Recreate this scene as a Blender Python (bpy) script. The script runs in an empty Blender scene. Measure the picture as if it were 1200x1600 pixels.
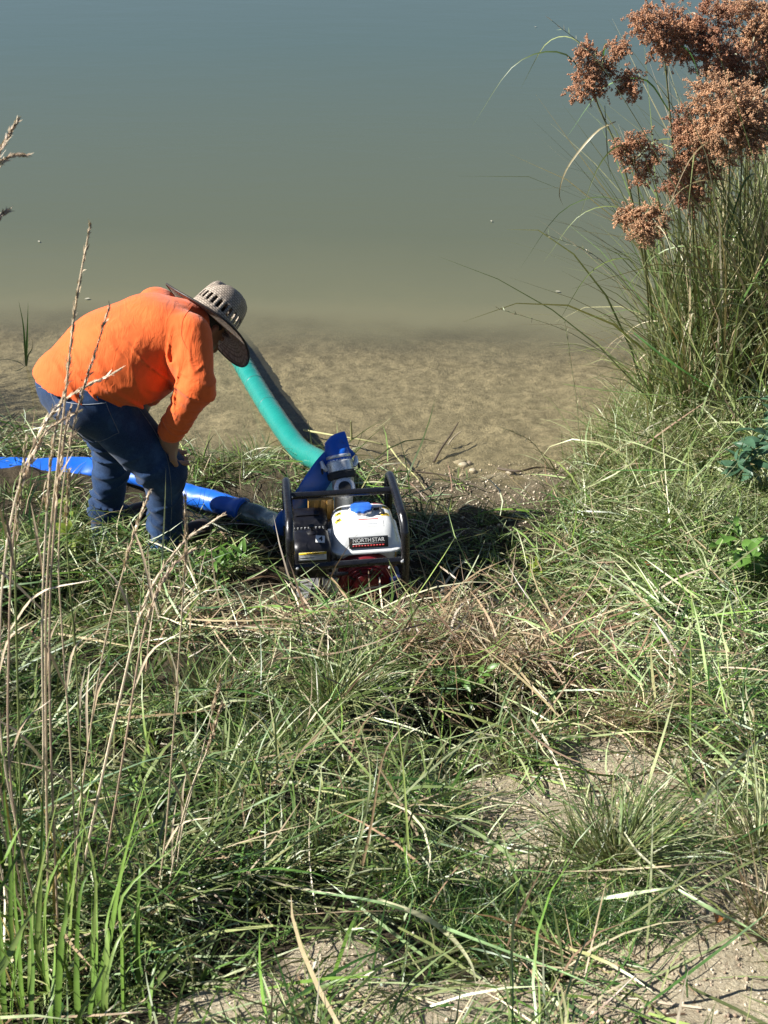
import bpy, bmesh, math, random
import numpy as np
from mathutils import Vector, Matrix
from mathutils.bvhtree import BVHTree

rad = math.radians
scene = bpy.context.scene
COL = scene.collection
rng = np.random.default_rng(7)
random.seed(7)

# ------------------------------------------------------------------ camera, sky, sun, exposure
CAM = np.array([0.0, 0.0, 3.3]); PITCH = 30.0; FPX = 2310.0
cam_d = bpy.data.cameras.new('camera'); cam_o = bpy.data.objects.new('camera', cam_d); COL.objects.link(cam_o)
cam_o.location = CAM; cam_o.rotation_euler = (rad(90 - PITCH), 0, 0)
cam_d.sensor_width = 36; cam_d.lens = FPX / 1600 * 36; cam_d.clip_start = .05; cam_d.clip_end = 2000
cam_d.dof.use_dof = True; cam_d.dof.focus_distance = 5.6; cam_d.dof.aperture_fstop = 13
scene.camera = cam_o

SUN = Vector((-.76, -.06, .62)).normalized()          # direction towards the sun
world = bpy.data.worlds.new('World'); scene.world = world; world.use_nodes = True
wn = world.node_tree.nodes; wl = world.node_tree.links
sky = wn.new('ShaderNodeTexSky'); sky.sky_type = 'NISHITA'; sky.sun_disc = False
sky.sun_elevation = math.asin(SUN.z); sky.sun_rotation = math.atan2(SUN.x, SUN.y)
sky.air_density = .75; sky.dust_density = .4; sky.altitude = 900
wl.new(sky.outputs[0], wn['Background'].inputs[0]); wn['Background'].inputs[1].default_value = .05
sl = bpy.data.lights.new('sun', 'SUN'); sl.energy = 5.0; sl.angle = rad(.53); sl.color = (1.0, .965, .90)
so = bpy.data.objects.new('sun', sl); COL.objects.link(so); so.location = (-8, 4, 9)
so.rotation_euler = (-SUN).to_track_quat('-Z', 'Y').to_euler()
vs = scene.view_settings
vs.view_transform = 'Standard'; vs.look = 'None'; vs.gamma = 1; vs.use_curve_mapping = False; vs.exposure = 1.2

# ------------------------------------------------------------------ picture ray helpers (give world points)
_s, _c = math.sin(rad(PITCH)), math.cos(rad(PITCH))
FW = np.array([0, _c, -_s]); UP = np.array([0, _s, _c])
def ray(u, v):
    return FW + np.array([1., 0, 0]) * ((u - 600) / FPX) + UP * ((800 - v) / FPX)
def P(u, v, y):
    d = ray(u, v); return CAM + d * (y / d[1])
def project(p):
    r = np.asarray(p) - CAM
    d = r @ FW
    return 600 + FPX * r[..., 0] / d, 800 - FPX * (r @ UP) / d

# ------------------------------------------------------------------ noise and ground height
_T = np.random.default_rng(3).random((256, 256))
def vn2(x, y, o=0):
    x = np.asarray(x, float) + o * 17.3; y = np.asarray(y, float) + o * 9.7
    xi = np.floor(x).astype(int); yi = np.floor(y).astype(int)
    fx = x - xi; fy = y - yi
    fx = fx * fx * (3 - 2 * fx); fy = fy * fy * (3 - 2 * fy)
    a = _T[xi & 255, yi & 255]; b = _T[(xi + 1) & 255, yi & 255]
    c = _T[xi & 255, (yi + 1) & 255]; d = _T[(xi + 1) & 255, (yi + 1) & 255]
    return (a * (1 - fx) + b * fx) * (1 - fy) + (c * (1 - fx) + d * fx) * fy - .5
def vn3(p, f, o=0):
    q = p * f
    return (vn2(q[..., 0] + .37 * q[..., 2], q[..., 1] + .61 * q[..., 2], o) +
            vn2(q[..., 1] - .53 * q[..., 0], q[..., 2] + .29 * q[..., 1], o + 5)) * .7
def sstep(a, b, x):
    t = np.clip((x - a) / (b - a), 0, 1); return t * t * (3 - 2 * t)
SX = [-60, -4, -1.6, -.9, -.3, .2, .6, .9, 1.1, 1.35, 1.8, 3, 60]
SY = [8.5, 6.9, 6.45, 6.25, 6.3, 6.06, 6.0, 6.2, 6.55, 6.9, 7.3, 8, 12]
PS = [-60, -9, -6.1, -4.1, -3.1, -2.3, -1.6, -1.1, -.6, -.15, 0, .5, 1, 1.8, 2.6, 3.6, 6, 40, 60, 100]
PZ = [8, 2.55, 1.62, .98, .64, .38, .2, .13, .085, .03, 0, -.03, -.05, -.07, -.09, -.14, -.8, -2, -1, 3]
def shore(x, y):
    return (y - 6.1) - (np.interp(x, SX, SY) - 6.1) * sstep(4, 6, y) + .12 * vn2(np.asarray(x) * 2.2, np.asarray(y) * 2.2, 4)
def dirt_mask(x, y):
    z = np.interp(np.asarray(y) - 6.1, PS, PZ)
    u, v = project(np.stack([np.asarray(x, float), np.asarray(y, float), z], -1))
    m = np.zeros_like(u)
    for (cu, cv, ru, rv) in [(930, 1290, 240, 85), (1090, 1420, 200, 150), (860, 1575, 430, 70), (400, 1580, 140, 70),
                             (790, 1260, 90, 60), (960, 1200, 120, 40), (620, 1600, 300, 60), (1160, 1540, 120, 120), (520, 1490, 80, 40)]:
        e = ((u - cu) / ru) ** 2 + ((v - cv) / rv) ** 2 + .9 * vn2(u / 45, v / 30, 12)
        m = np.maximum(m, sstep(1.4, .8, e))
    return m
HOL = [(.34, 3.70, .32, .17, .24), (-.40, 3.66, .19, .14, .19), (-.70, 3.38, .2, .11, .15), (-.14, 3.18, .2, .09, .13), (-.52, 2.84, .22, .09, .11), (.12, 2.75, .16, .07, .08)]
def hollow(x, y):
    m = 0 * np.asarray(x, float)
    for hx, hy, ha, hb, hd in HOL: m = np.maximum(m, np.exp(-(((x - hx) / ha) ** 4 + ((y - hy) / hb) ** 4)))
    return m
def gz(x, y):
    x = np.asarray(x, float); y = np.asarray(y, float)
    s = shore(x, y); z = np.interp(s, PS, PZ)
    land = sstep(.1, -.9, s); near = sstep(14, 9, y) * sstep(9, 6, np.abs(x))
    dm = dirt_mask(x, y)
    z = z + near * land * (1 - .6 * dm) * (.13 * vn2(x * 2.3, y * 2.3, 1) + .12 * vn2(x * 5.2, y * 5.2, 2))
    z = z + near * (.02 + .0 * land) * vn2(x * 8, y * 8, 3) * (1 - .6 * land) + near * .010 * vn2(x * 23, y * 23, 6) + near * (1 - land) * (.007 * vn2(x * 13, y * 17, 16) + .010 * vn2(x * 37, y * 41, 17) + .007 * vn2(x * 70, y * 70, 18)) + near * .006 * vn2(x * 55, y * 55, 8)
    # hollow below the ridge in front of the pump, ridge itself
    z = z + .06 * np.exp(-(((x + .25) / .75) ** 2 + ((y - 4.25) / .2) ** 2))
    for hx, hy, ha, hb, hd in HOL: z = z - hd * np.exp(-(((x - hx) / ha) ** 4 + ((y - hy) / hb) ** 4))
    z = z - .05 * np.exp(-(((x + .13) / .4) ** 2 + ((y - 4.95) / .4) ** 2))
    return z
def PH(u, v, z):
    d = ray(u, v); return CAM + d * ((z - CAM[2]) / d[2])
def G(u, v, lift=0.0):
    d = ray(u, v); t = np.linspace(1.5, 14, 1800)
    p = CAM + d * t[:, None]
    k = np.argmax(p[:, 2] < gz(p[:, 0], p[:, 1]) + lift)
    return p[k]

# ------------------------------------------------------------------ materials
def nn(m, t): return m.node_tree.nodes.new(t)
def ln(m, a, b): m.node_tree.links.new(a, b)
def rgb(m, c):
    n = nn(m, 'ShaderNodeRGB'); n.outputs[0].default_value = (*c, 1); return n.outputs[0]
def mix(m, f, a, b, mode='MIX'):
    n = nn(m, 'ShaderNodeMix'); n.data_type = 'RGBA'; n.blend_type = mode
    if isinstance(f, (int, float)): n.inputs[0].default_value = f
    else: ln(m, f, n.inputs[0])
    for i, q in ((6, a), (7, b)):
        if isinstance(q, tuple): n.inputs[i].default_value = (*q, 1)
        else: ln(m, q, n.inputs[i])
    return n.outputs[2]
def noise(m, scale, detail=4, rough=.6, coord='Object', vec=None):
    n = nn(m, 'ShaderNodeTexNoise'); n.inputs['Scale'].default_value = scale; n.inputs['Detail'].default_value = detail
    n.inputs['Roughness'].default_value = rough
    if vec is None:
        t = nn(m, 'ShaderNodeTexCoord'); vec = t.outputs[coord]
    ln(m, vec, n.inputs['Vector']); return n.outputs['Fac']
def ramp(m, f, stops):
    n = nn(m, 'ShaderNodeValToRGB'); ln(m, f, n.inputs[0]); e = n.color_ramp.elements
    while len(e) < len(stops): e.new(.5)
    for k, (p, c) in zip(e, stops): k.position = p; k.color = (*c, 1) if isinstance(c, tuple) else (c, c, c, 1)
    return n.outputs[0]
def bump(m, h, strength=.3, dist=.005):
    n = nn(m, 'ShaderNodeBump'); n.inputs['Strength'].default_value = strength; n.inputs['Distance'].default_value = dist
    ln(m, h, n.inputs['Height']); return n.outputs[0]
def new_mat(name):
    m = bpy.data.materials.new(name); m.use_nodes = True
    return m, m.node_tree.nodes['Principled BSDF']
def solid(name, c, rough=.5, metal=0, var=.25, vscale=30, bmp=0, bscale=80, coat=0, spec=.5):
    m, b = new_mat(name)
    f = noise(m, vscale)
    d = tuple(x * (1 - var) for x in c); l = tuple(min(1, x * (1 + var * .6)) for x in c)
    ln(m, ramp(m, f, [(.3, d), (.7, l)]), b.inputs['Base Color'])
    ln(m, ramp(m, noise(m, vscale * 2.3), [(.3, max(0, rough - .1)), (.75, min(1, rough + .12))]), b.inputs['Roughness'])
    b.inputs['Metallic'].default_value = metal; b.inputs['Coat Weight'].default_value = coat
    b.inputs['Specular IOR Level'].default_value = spec
    if bmp: ln(m, bump(m, noise(m, bscale), bmp, .004), b.inputs['Normal'])
    return m

def mat_blade(name='blade', trans=.32, gloss=.05):
    m, b = new_mat(name)
    a = nn(m, 'ShaderNodeAttribute'); a.attribute_name = 'Col'
    c = mix(m, ramp(m, noise(m, 60, 2), [(.3, .75), (.7, 1.2)]), (0, 0, 0), a.outputs['Color'])
    n = nn(m, 'ShaderNodeMix'); n.data_type = 'RGBA'; n.blend_type = 'MULTIPLY'; n.inputs[0].default_value = 1
    ln(m, a.outputs['Color'], n.inputs[6]); ln(m, ramp(m, noise(m, 45, 2), [(.3, .75), (.7, 1.0)]), n.inputs[7])
    col = n.outputs[2]
    ln(m, col, b.inputs['Base Color']); b.inputs['Roughness'].default_value = .42; b.inputs['Specular IOR Level'].default_value = .5
    t = nn(m, 'ShaderNodeBsdfTranslucent'); ln(m, mix(m, 1.0, col, (1.0, 1.0, .55), 'MULTIPLY'), t.inputs[0])
    x = nn(m, 'ShaderNodeMixShader'); x.inputs[0].default_value = trans
    ln(m, b.outputs[0], x.inputs[1]); ln(m, t.outputs[0], x.inputs[2])
    ln(m, x.outputs[0], m.node_tree.nodes['Material Output'].inputs[0])
    return m
BLADE = mat_blade('blade', .2)
DRY = mat_blade('dry_blade', .1)

# ------------------------------------------------------------------ object helpers
def tag(o, label=None, cat=None, group=None, kind=None):
    if label: o['label'] = label
    if cat: o['category'] = cat
    if group: o['group'] = group
    if kind: o['kind'] = kind
    return o
def thing(name, label, cat, loc=(0, 0, 0), rz=0, group=None):
    o = bpy.data.objects.new(name, None); COL.objects.link(o); o.location = loc; o.rotation_euler = (0, 0, rz)
    o.empty_display_size = .1
    return tag(o, label, cat, group)
def link(name, me, m, parent=None, smooth=True):
    o = bpy.data.objects.new(name, me); COL.objects.link(o)
    if m is not None and not me.materials: me.materials.append(m)
    if parent: o.parent = parent
    if smooth: me.polygons.foreach_set('use_smooth', np.ones(len(me.polygons), bool))
    return o
def npmesh(name, V, F, m, parent=None, col=None, smooth=True):
    """V (n,3); F list of arrays (k, 3 or 4)."""
    me = bpy.data.meshes.new(name)
    V = np.ascontiguousarray(V, np.float32)
    if not isinstance(F, list): F = [F]
    me.vertices.add(len(V)); me.vertices.foreach_set('co', V.ravel())
    loops = np.concatenate([f.ravel() for f in F]).astype(np.int32)
    tot = np.concatenate([np.full(len(f), f.shape[1]) for f in F]).astype(np.int32)
    me.loops.add(len(loops)); me.loops.foreach_set('vertex_index', loops)
    me.polygons.add(len(tot)); me.polygons.foreach_set('loop_start', (np.cumsum(tot) - tot).astype(np.int32))
    me.polygons.foreach_set('loop_total', tot)
    if col is not None:
        a = me.attributes.new('Col', 'FLOAT_COLOR', 'POINT')
        c4 = np.ones((len(V), 4), np.float32); c4[:, :3] = col; a.data.foreach_set('color', c4.ravel())
    me.update(calc_edges=True); me.validate()
    return link(name, me, m, parent, smooth)

class MB:
    """collects shapes into one bmesh, then links them as one mesh object"""
    def __init__(s): s.bm = bmesh.new()
    def box(s, c, d, bev=0, rot=None, seg=2):
        r = bmesh.ops.create_cube(s.bm, size=1); vs_ = r['verts']
        for v in vs_: v.co = Vector((v.co.x * d[0], v.co.y * d[1], v.co.z * d[2]))
        if bev:
            es = list({e for v in vs_ for e in v.link_edges})
            q = bmesh.ops.bevel(s.bm, geom=es, offset=bev, segments=seg, affect='EDGES', profile=.5)
            vs_ = list({v for f in q['faces'] for v in f.verts} | {v for v in vs_ if v.is_valid})
        M = Matrix.Translation(c) @ (rot.to_matrix().to_4x4() if rot is not None else Matrix())
        for v in vs_: v.co = M @ v.co
        return s
    def rings(s, R, cap=True, close=False):
        L = [[s.bm.verts.new(p) for p in r] for r in R]
        n = len(L[0])
        for a, b in zip(L, L[1:]):
            for i in range(n):
                s.bm.faces.new((a[i], a[(i + 1) % n], b[(i + 1) % n], b[i]))
        if cap:
            s.bm.faces.new(L[0][::-1]); s.bm.faces.new(L[-1])
        return s
    def tube(s, pts, r, n=10, cap=True, ell=None, up=None):
        """r: number or list; ell: list of (a, b) half sizes; up: hint for the b axis"""
        pts = [Vector(p) for p in pts]; R = []; prev = None
        for i, p in enumerate(pts):
            t = (pts[min(i + 1, len(pts) - 1)] - pts[max(i - 1, 0)]).normalized()
            h = Vector(up[i]) if isinstance(up, list) else (Vector(up) if up is not None else None)
            if h is None:
                if prev is None: h = Vector((0, 0, 1)) if abs(t.z) < .9 else Vector((0, 1, 0))
                else: h = prev
            b = (h - t * h.dot(t)).normalized(); a = t.cross(b); prev = b
            ra, rb = ell[i] if ell else ((r[i],) * 2 if isinstance(r, (list, tuple)) else (r, r))
            R.append([p + a * math.cos(2 * math.pi * k / n) * ra + b * math.sin(2 * math.pi * k / n) * rb for k in range(n)])
        return s.rings(R, cap)
    def lathe(s, prof, o=(0, 0, 0), axis=(0, 0, 1), n=24, cap=True):
        q = Vector((0, 0, 1)).rotation_difference(Vector(axis)); o = Vector(o)
        return s.rings([[o + q @ Vector((r * math.cos(2 * math.pi * k / n), r * math.sin(2 * math.pi * k / n), z)) for k in range(n)] for r, z in prof], cap)
    def build(s, name, m, parent=None, smooth=True, angle=40):
        bmesh.ops.recalc_face_normals(s.bm, faces=s.bm.faces)
        for e in s.bm.edges:
            if len(e.link_faces) == 2 and e.calc_face_angle(0) > rad(angle): e.smooth = False
        me = bpy.data.meshes.new(name); s.bm.to_mesh(me); s.bm.free()
        return link(name, me, m, parent, smooth)
def bez(pts, n=24):
    """Catmull-Rom through points"""
    p = np.array(pts, float); p = np.vstack([2 * p[0] - p[1], p, 2 * p[-1] - p[-2]])
    out = []; m = len(p) - 3
    for t in np.linspace(0, m - 1e-6, n):
        i = int(t); f = t - i; a, b, c, d = p[i:i + 4]
        out.append(.5 * ((2 * b) + (c - a) * f + (2 * a - 5 * b + 4 * c - d) * f * f + (3 * b - a - 3 * c + d) * f ** 3))
    return np.array(out)

# ------------------------------------------------------------------ blades of grass
def blade_geo(root, az, L, e0, bend, w, col, S=4, tip=None, twist=None, clamp=.004, kink=None, taper=1.6):
    N = len(root); az = az.copy()
    pos = np.zeros((N, S + 1, 3)); side = np.zeros((N, S + 1, 3)); pos[:, 0] = root
    st = (L / S)[:, None]
    curl = rng.normal(0, .12, N)
    for k in range(1, S + 1):
        e = e0 - bend * ((k - .5) / S) ** 1.2
        if kink is not None: e = e - kink[0] * (k / S > kink[1])
        a = az + curl * k
        d = np.stack([np.cos(e) * np.cos(a), np.cos(e) * np.sin(a), np.sin(e)], 1)
        pos[:, k] = pos[:, k - 1] + d * st
    if clamp is not None:
        g = gz(pos[..., 0], pos[..., 1]) + clamp + np.linspace(0, .012, S + 1) * rng.random((N, 1))
        pos[..., 2] = np.maximum(pos[..., 2], g)
    tw = rng.normal(0, .7, N) if twist is None else twist
    for k in range(S + 1):
        t = pos[:, min(k + 1, S)] - pos[:, max(k - 1, 0)]; t /= np.linalg.norm(t, axis=1, keepdims=True) + 1e-9
        h = np.stack([-np.sin(az), np.cos(az), 0 * az], 1)
        h -= t * (h * t).sum(1, keepdims=True); h /= np.linalg.norm(h, axis=1, keepdims=True) + 1e-9
        b = np.cross(t, h)
        q = tw + .15 * k
        side[:, k] = h * np.cos(q)[:, None] + b * np.sin(q)[:, None]
    f = np.linspace(0, 1, S + 1); wt = (1 - f ** taper) * .96 + .04; wt[0] = .75
    hw = side * (w[:, None] * wt[None] * .5)[..., None]
    V = np.stack([pos - hw, pos + hw], 2).reshape(-1, 3)
    base = np.arange(N)[:, None] * (S + 1) * 2 + np.arange(S)[None] * 2
    F = np.stack([base, base + 1, base + 3, base + 2], -1).reshape(-1, 4)
    tipc = col if tip is None else tip
    C = (col[:, None] * (1 - f[None, :, None]) + tipc[:, None] * f[None, :, None])
    C = np.repeat(C[:, :, None], 2, 2).reshape(-1, 3)
    return V, F, C
def cat(parts):
    Vs, Fs, Cs = [], [], []; n = 0
    for V, F, C in parts: Vs.append(V); Fs.append(F + n); Cs.append(C); n += len(V)
    return np.concatenate(Vs), np.concatenate(Fs), np.concatenate(Cs)
PAL = {
    'green':  [(.030, .084, .014), (.052, .125, .021), (.085, .168, .033), (.135, .21, .052)],
    'fresh':  [(.145, .265, .04), (.21, .325, .065), (.105, .21, .035), (.29, .375, .11)],
    'olive':  [(.115, .150, .044), (.185, .218, .074), (.075, .104, .031), (.285, .30, .125)],
    'straw':  [(.50, .42, .26), (.40, .31, .19), (.64, .57, .40), (.30, .22, .13)],
    'brown':  [(.19, .12, .07), (.30, .20, .12), (.13, .085, .05), (.40, .29, .18)],
    'pale':   [(.31, .39, .165), (.40, .46, .235), (.25, .345, .145), (.50, .54, .32)],
    'blue':   [(.045, .115, .042), (.065, .145, .055), (.035, .09, .032), (.10, .175, .075)],
}
def pick(n, wts, r=rng):
    names = list(wts); p = np.array([wts[k] for k in names], float); p /= p.sum()
    pal = np.array([PAL[k] for k in names]); i = r.choice(len(names), n, p=p)
    c = pal[i, r.integers(0, 4, n)]
    return c * r.uniform(.8, 1.2, (n, 1)) * r.uniform(.93, 1.07, (n, 3))

def ribbon_geo(pts, w, hint=(0, -.5, .85), roll=0, fold=.25, n=16, taper=(.5, 1.0, .06)):
    c = bez(pts, n); t = np.gradient(c, axis=0); t /= np.linalg.norm(t, axis=1, keepdims=True) + 1e-9
    h = np.array(hint, float)[None] - t * (t @ np.array(hint, float))[:, None]; h /= np.linalg.norm(h, axis=1, keepdims=True) + 1e-9
    s = np.cross(t, h); q = roll * np.linspace(-1, 1, n)[:, None]
    s2 = s * np.cos(q) + h * np.sin(q); h2 = h * np.cos(q) - s * np.sin(q)
    f = np.linspace(0, 1, n); ww = np.interp(f, [0, .35, 1], taper)[:, None] * w * .5
    V = np.stack([c - s2 * ww + h2 * ww * fold, c, c + s2 * ww + h2 * ww * fold], 1).reshape(-1, 3)
    b = np.arange(n - 1)[:, None] * 3
    F = np.concatenate([b + np.array([[0, 1, 4, 3]]), b + np.array([[1, 2, 5, 4]])])
    return V, F

# ================================================================== SETTING
def grid_axis(lo, a, b, hi, step, grow=1.25):
    m = list(np.arange(a, b + 1e-6, step)); d = step; x = m[-1]
    while x < hi: d *= grow; x += d; m.append(min(x, hi))
    d = step; x = m[0]; l = []
    while x > lo: d *= grow; x -= d; l.append(max(x, lo))
    return np.array(l[::-1] + m)
xs = grid_axis(-120, -2.4, 2.5, 120, .02); ys = grid_axis(-40, 1.6, 8.6, 160, .02)
gx, gy = np.meshgrid(xs, ys)
gV = np.stack([gx, gy, gz(gx, gy)], -1).reshape(-1, 3)
nx, ny = len(xs), len(ys)
ii = (np.arange(ny - 1)[:, None] * nx + np.arange(nx - 1)[None]).ravel()
gF = np.stack([ii, ii + 1, ii + nx + 1, ii + nx], 1)
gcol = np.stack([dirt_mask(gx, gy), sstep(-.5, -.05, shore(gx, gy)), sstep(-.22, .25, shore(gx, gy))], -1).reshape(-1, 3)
def mat_ground():
    m, b = new_mat('bank_soil')
    a = nn(m, 'ShaderNodeAttribute'); a.attribute_name = 'Col'
    sp = nn(m, 'ShaderNodeSeparateColor'); ln(m, a.outputs['Color'], sp.inputs[0])
    n1 = noise(m, 14, 6, .65); n2 = noise(m, 90, 5, .7); n3 = noise(m, 5, 4)
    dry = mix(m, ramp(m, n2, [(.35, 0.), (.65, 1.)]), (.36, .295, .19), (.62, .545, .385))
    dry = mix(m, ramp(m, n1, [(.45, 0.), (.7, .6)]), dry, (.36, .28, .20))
    soil = mix(m, ramp(m, n1, [(.35, 0.), (.65, 1.)]), (.03, .023, .014), (.08, .062, .038))  # soil under the grass coloured darker to deepen the shade between blades
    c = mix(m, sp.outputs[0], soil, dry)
    mud = mix(m, ramp(m, n1, [(.3, 0.), (.7, 1.)]), (.13, .105, .065), (.25, .205, .135))
    c = mix(m, sp.outputs[1], c, mud)
    wet = ramp(m, sp.outputs[2], [(0., 0.), (.25, .6), (.7, 0.)]); c = mix(m, wet, c, (.075, .06, .038))
    bed = mix(m, ramp(m, noise(m, 16, 8, .78), [(.38, 0.), (.60, 1.)]), (.15, .128, .074), (.42, .36, .23))
    wet = ramp(m, sp.outputs[2], [(0., 0.), (.25, .6), (.7, 0.)]); c = mix(m, wet, c, (.075, .06, .038))
    bed = mix(m, ramp(m, n3, [(.4, 0.), (.65, .5)]), bed, (.22, .19, .115))
    c = mix(m, sp.outputs[2], c, bed)
    ln(m, c, b.inputs['Base Color']); b.inputs['Roughness'].default_value = .9; b.inputs['Specular IOR Level'].default_value = .2
    h = nn(m, 'ShaderNodeMath'); h.operation = 'ADD'; ln(m, noise(m, 45, 8, .75), h.inputs[0]); ln(m, n2, h.inputs[1])
    ln(m, bump(m, h.outputs[0], .9, .014), b.inputs['Normal'])
    return m
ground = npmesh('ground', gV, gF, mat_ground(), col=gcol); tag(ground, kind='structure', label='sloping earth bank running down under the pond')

def mat_water():
    m = bpy.data.materials.new('pond_water'); m.use_nodes = True; m.use_transparent_shadow = True
    nt = m.node_tree; nt.nodes.remove(nt.nodes['Principled BSDF'])
    g = nn(m, 'ShaderNodeNewGeometry'); sp = nn(m, 'ShaderNodeSeparateXYZ'); ln(m, g.outputs['Position'], sp.inputs[0])
    def mth(op, a, b):
        n = nn(m, 'ShaderNodeMath'); n.operation = op
        for i, q in enumerate((a, b)):
            if isinstance(q, (int, float)): n.inputs[i].default_value = q
            else: ln(m, q, n.inputs[i])
        return n.outputs[0]
    e = mth('ADD', sp.outputs[1], mth('MULTIPLY', sp.outputs[0], .10))
    e = mth('ADD', e, mth('MULTIPLY', mth('SUBTRACT', noise(m, 1.6, 4, .6), .5), .55))
    mr = nn(m, 'ShaderNodeMapRange'); mr.interpolation_type = 'SMOOTHSTEP'; ln(m, e, mr.inputs[0])
    for i, v in ((1, 7.3), (2, 8.1), (3, .12), (4, 1.0)): mr.inputs[i].default_value = v
    murk = nn(m, 'ShaderNodeBsdfDiffuse')
    far = nn(m, 'ShaderNodeMapRange'); ln(m, sp.outputs[1], far.inputs[0])
    far.inputs[1].default_value = 8; far.inputs[2].default_value = 15
    nearm = nn(m, 'ShaderNodeMapRange'); ln(m, e, nearm.inputs[0]); nearm.inputs[1].default_value = 7.2; nearm.inputs[2].default_value = 9.4
    ln(m, mix(m, far.outputs[0], ramp(m, nearm.outputs[0], [(0., (.19, .172, .104)), (.28, (.142, .132, .077)), (.5, (.114, .114, .067)), (1., (.090, .095, .056))]), (.063, .090, .068)), murk.inputs[0])
    tr = nn(m, 'ShaderNodeBsdfTransparent'); tr.inputs[0].default_value = (.93, .91, .84, 1)
    body = nn(m, 'ShaderNodeMixShader'); ln(m, mr.outputs[0], body.inputs[0]); ln(m, tr.outputs[0], body.inputs[1]); ln(m, murk.outputs[0], body.inputs[2])
    gl = nn(m, 'ShaderNodeBsdfGlossy'); gl.inputs['Roughness'].default_value = .05
    mp = nn(m, 'ShaderNodeMapping'); tc = nn(m, 'ShaderNodeTexCoord'); ln(m, tc.outputs['Object'], mp.inputs[0]); mp.inputs['Scale'].default_value = (1, 2.6, 1)
    rip = mth('ADD', noise(m, 5, 3, .5, vec=mp.outputs[0]), mth('MULTIPLY', noise(m, 1.2, 2, .5, vec=mp.outputs[0]), 2.5))
    bn = bump(m, rip, .045, .02); ln(m, bn, gl.inputs['Normal'])
    vm = nn(m, 'ShaderNodeVectorMath'); vm.operation = 'DOT_PRODUCT'; ln(m, g.outputs['Incoming'], vm.inputs[0]); ln(m, bn, vm.inputs[1])
    ci = mth('SUBTRACT', 1.0, mth('ABSOLUTE', vm.outputs['Value'], 0))
    fr = nn(m, 'ShaderNodeMath'); fr.operation = 'MULTIPLY_ADD'; fr.inputs[1].default_value = .98; fr.inputs[2].default_value = .02   # Schlick, same from both sides
    ln(m, mth('POWER', ci, 5.0), fr.inputs[0])
    o = nn(m, 'ShaderNodeMixShader'); ln(m, fr.outputs[0], o.inputs[0]); ln(m, body.outputs[0], o.inputs[1]); ln(m, gl.outputs[0], o.inputs[2])
    ln(m, o.outputs[0], nt.nodes['Material Output'].inputs[0])
    return m
wx = np.linspace(-110, 110, 12); wy = np.linspace(5.2, 70, 8); a, b_ = np.meshgrid(wx, wy)
wV = np.stack([a, b_, 0 * a], -1).reshape(-1, 3)
ii = (np.arange(7)[:, None] * 12 + np.arange(11)[None]).ravel()
water = npmesh('water', wV, np.stack([ii, ii + 1, ii + 13, ii + 12], 1), mat_water(), smooth=False)
tag(water, kind='structure', label='calm murky green pond water')

# ------------------------------------------------------------------ pebbles and clods on the bare soil
def pebbles():
    n = 20000; r = np.random.default_rng(11)
    x = r.uniform(-1.6, 2.0, n); y = r.uniform(1.7, 4.2, n); m = dirt_mask(x, y); k = r.random(n) < m * .95 + .04
    x2 = r.uniform(-.2, 1.0, 2500); y2 = r.uniform(5.2, 6.2, 2500)
    x = np.concatenate([x[k], x2]); y = np.concatenate([y[k], y2]); n = len(x)
    s = r.gamma(1.3, .0017, n) + .0010; s = np.minimum(s, .006)
    base = np.array([(1, 0, 0), (-1, 0, 0), (0, 1, 0), (0, -1, 0), (0, 0, 1), (0, 0, -1)], float)
    F0 = np.array([(0, 2, 4), (2, 1, 4), (1, 3, 4), (3, 0, 4), (2, 0, 5), (1, 2, 5), (3, 1, 5), (0, 3, 5)])
    # one subdivision of the octahedron for rounded lumps
    vs_, fs, mid = [tuple(v) for v in base], [], {}
    def md(i, j):
        k = (min(i, j), max(i, j))
        if k not in mid:
            q = np.array(vs_[i]) + np.array(vs_[j]); q /= np.linalg.norm(q); vs_.append(tuple(q)); mid[k] = len(vs_) - 1
        return mid[k]
    for a, b, c in F0:
        ab, bc, ca = md(a, b), md(b, c), md(c, a); fs += [(a, ab, ca), (ab, b, bc), (ca, bc, c), (ab, bc, ca)]
    B = np.array(vs_); Fb = np.array(fs)
    V = B[None] * s[:, None, None] * r.uniform(.5, 1.4, (n, 1, 3)) * r.uniform(.6, 1.25, (n, len(B), 1))
    V += np.stack([x, y, gz(x, y) + s * .3], 1)[:, None]
    F = (np.arange(n)[:, None, None] * len(B) + Fb[None]).reshape(-1, 3)
    c = np.array([(.48, .40, .29), (.36, .28, .20), (.55, .48, .37), (.27, .20, .14)])[r.integers(0, 4, n)] * r.uniform(.8, 1.15, (n, 1))
    m = solid('clod', (.4, .32, .22), .9, bmp=.5, bscale=200); at = nn(m, 'ShaderNodeAttribute'); at.attribute_name = 'Col'
    ln(m, at.outputs['Color'], m.node_tree.nodes['Principled BSDF'].inputs['Base Color'])
    o = npmesh('gravel', V.reshape(-1, 3), F, m, col=np.repeat(c, len(B), 0), smooth=False)
    tag(o, kind='stuff', label='crumbs of dry tan soil and pebbles on the bare ground', cat='gravel')
pebbles()

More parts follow.
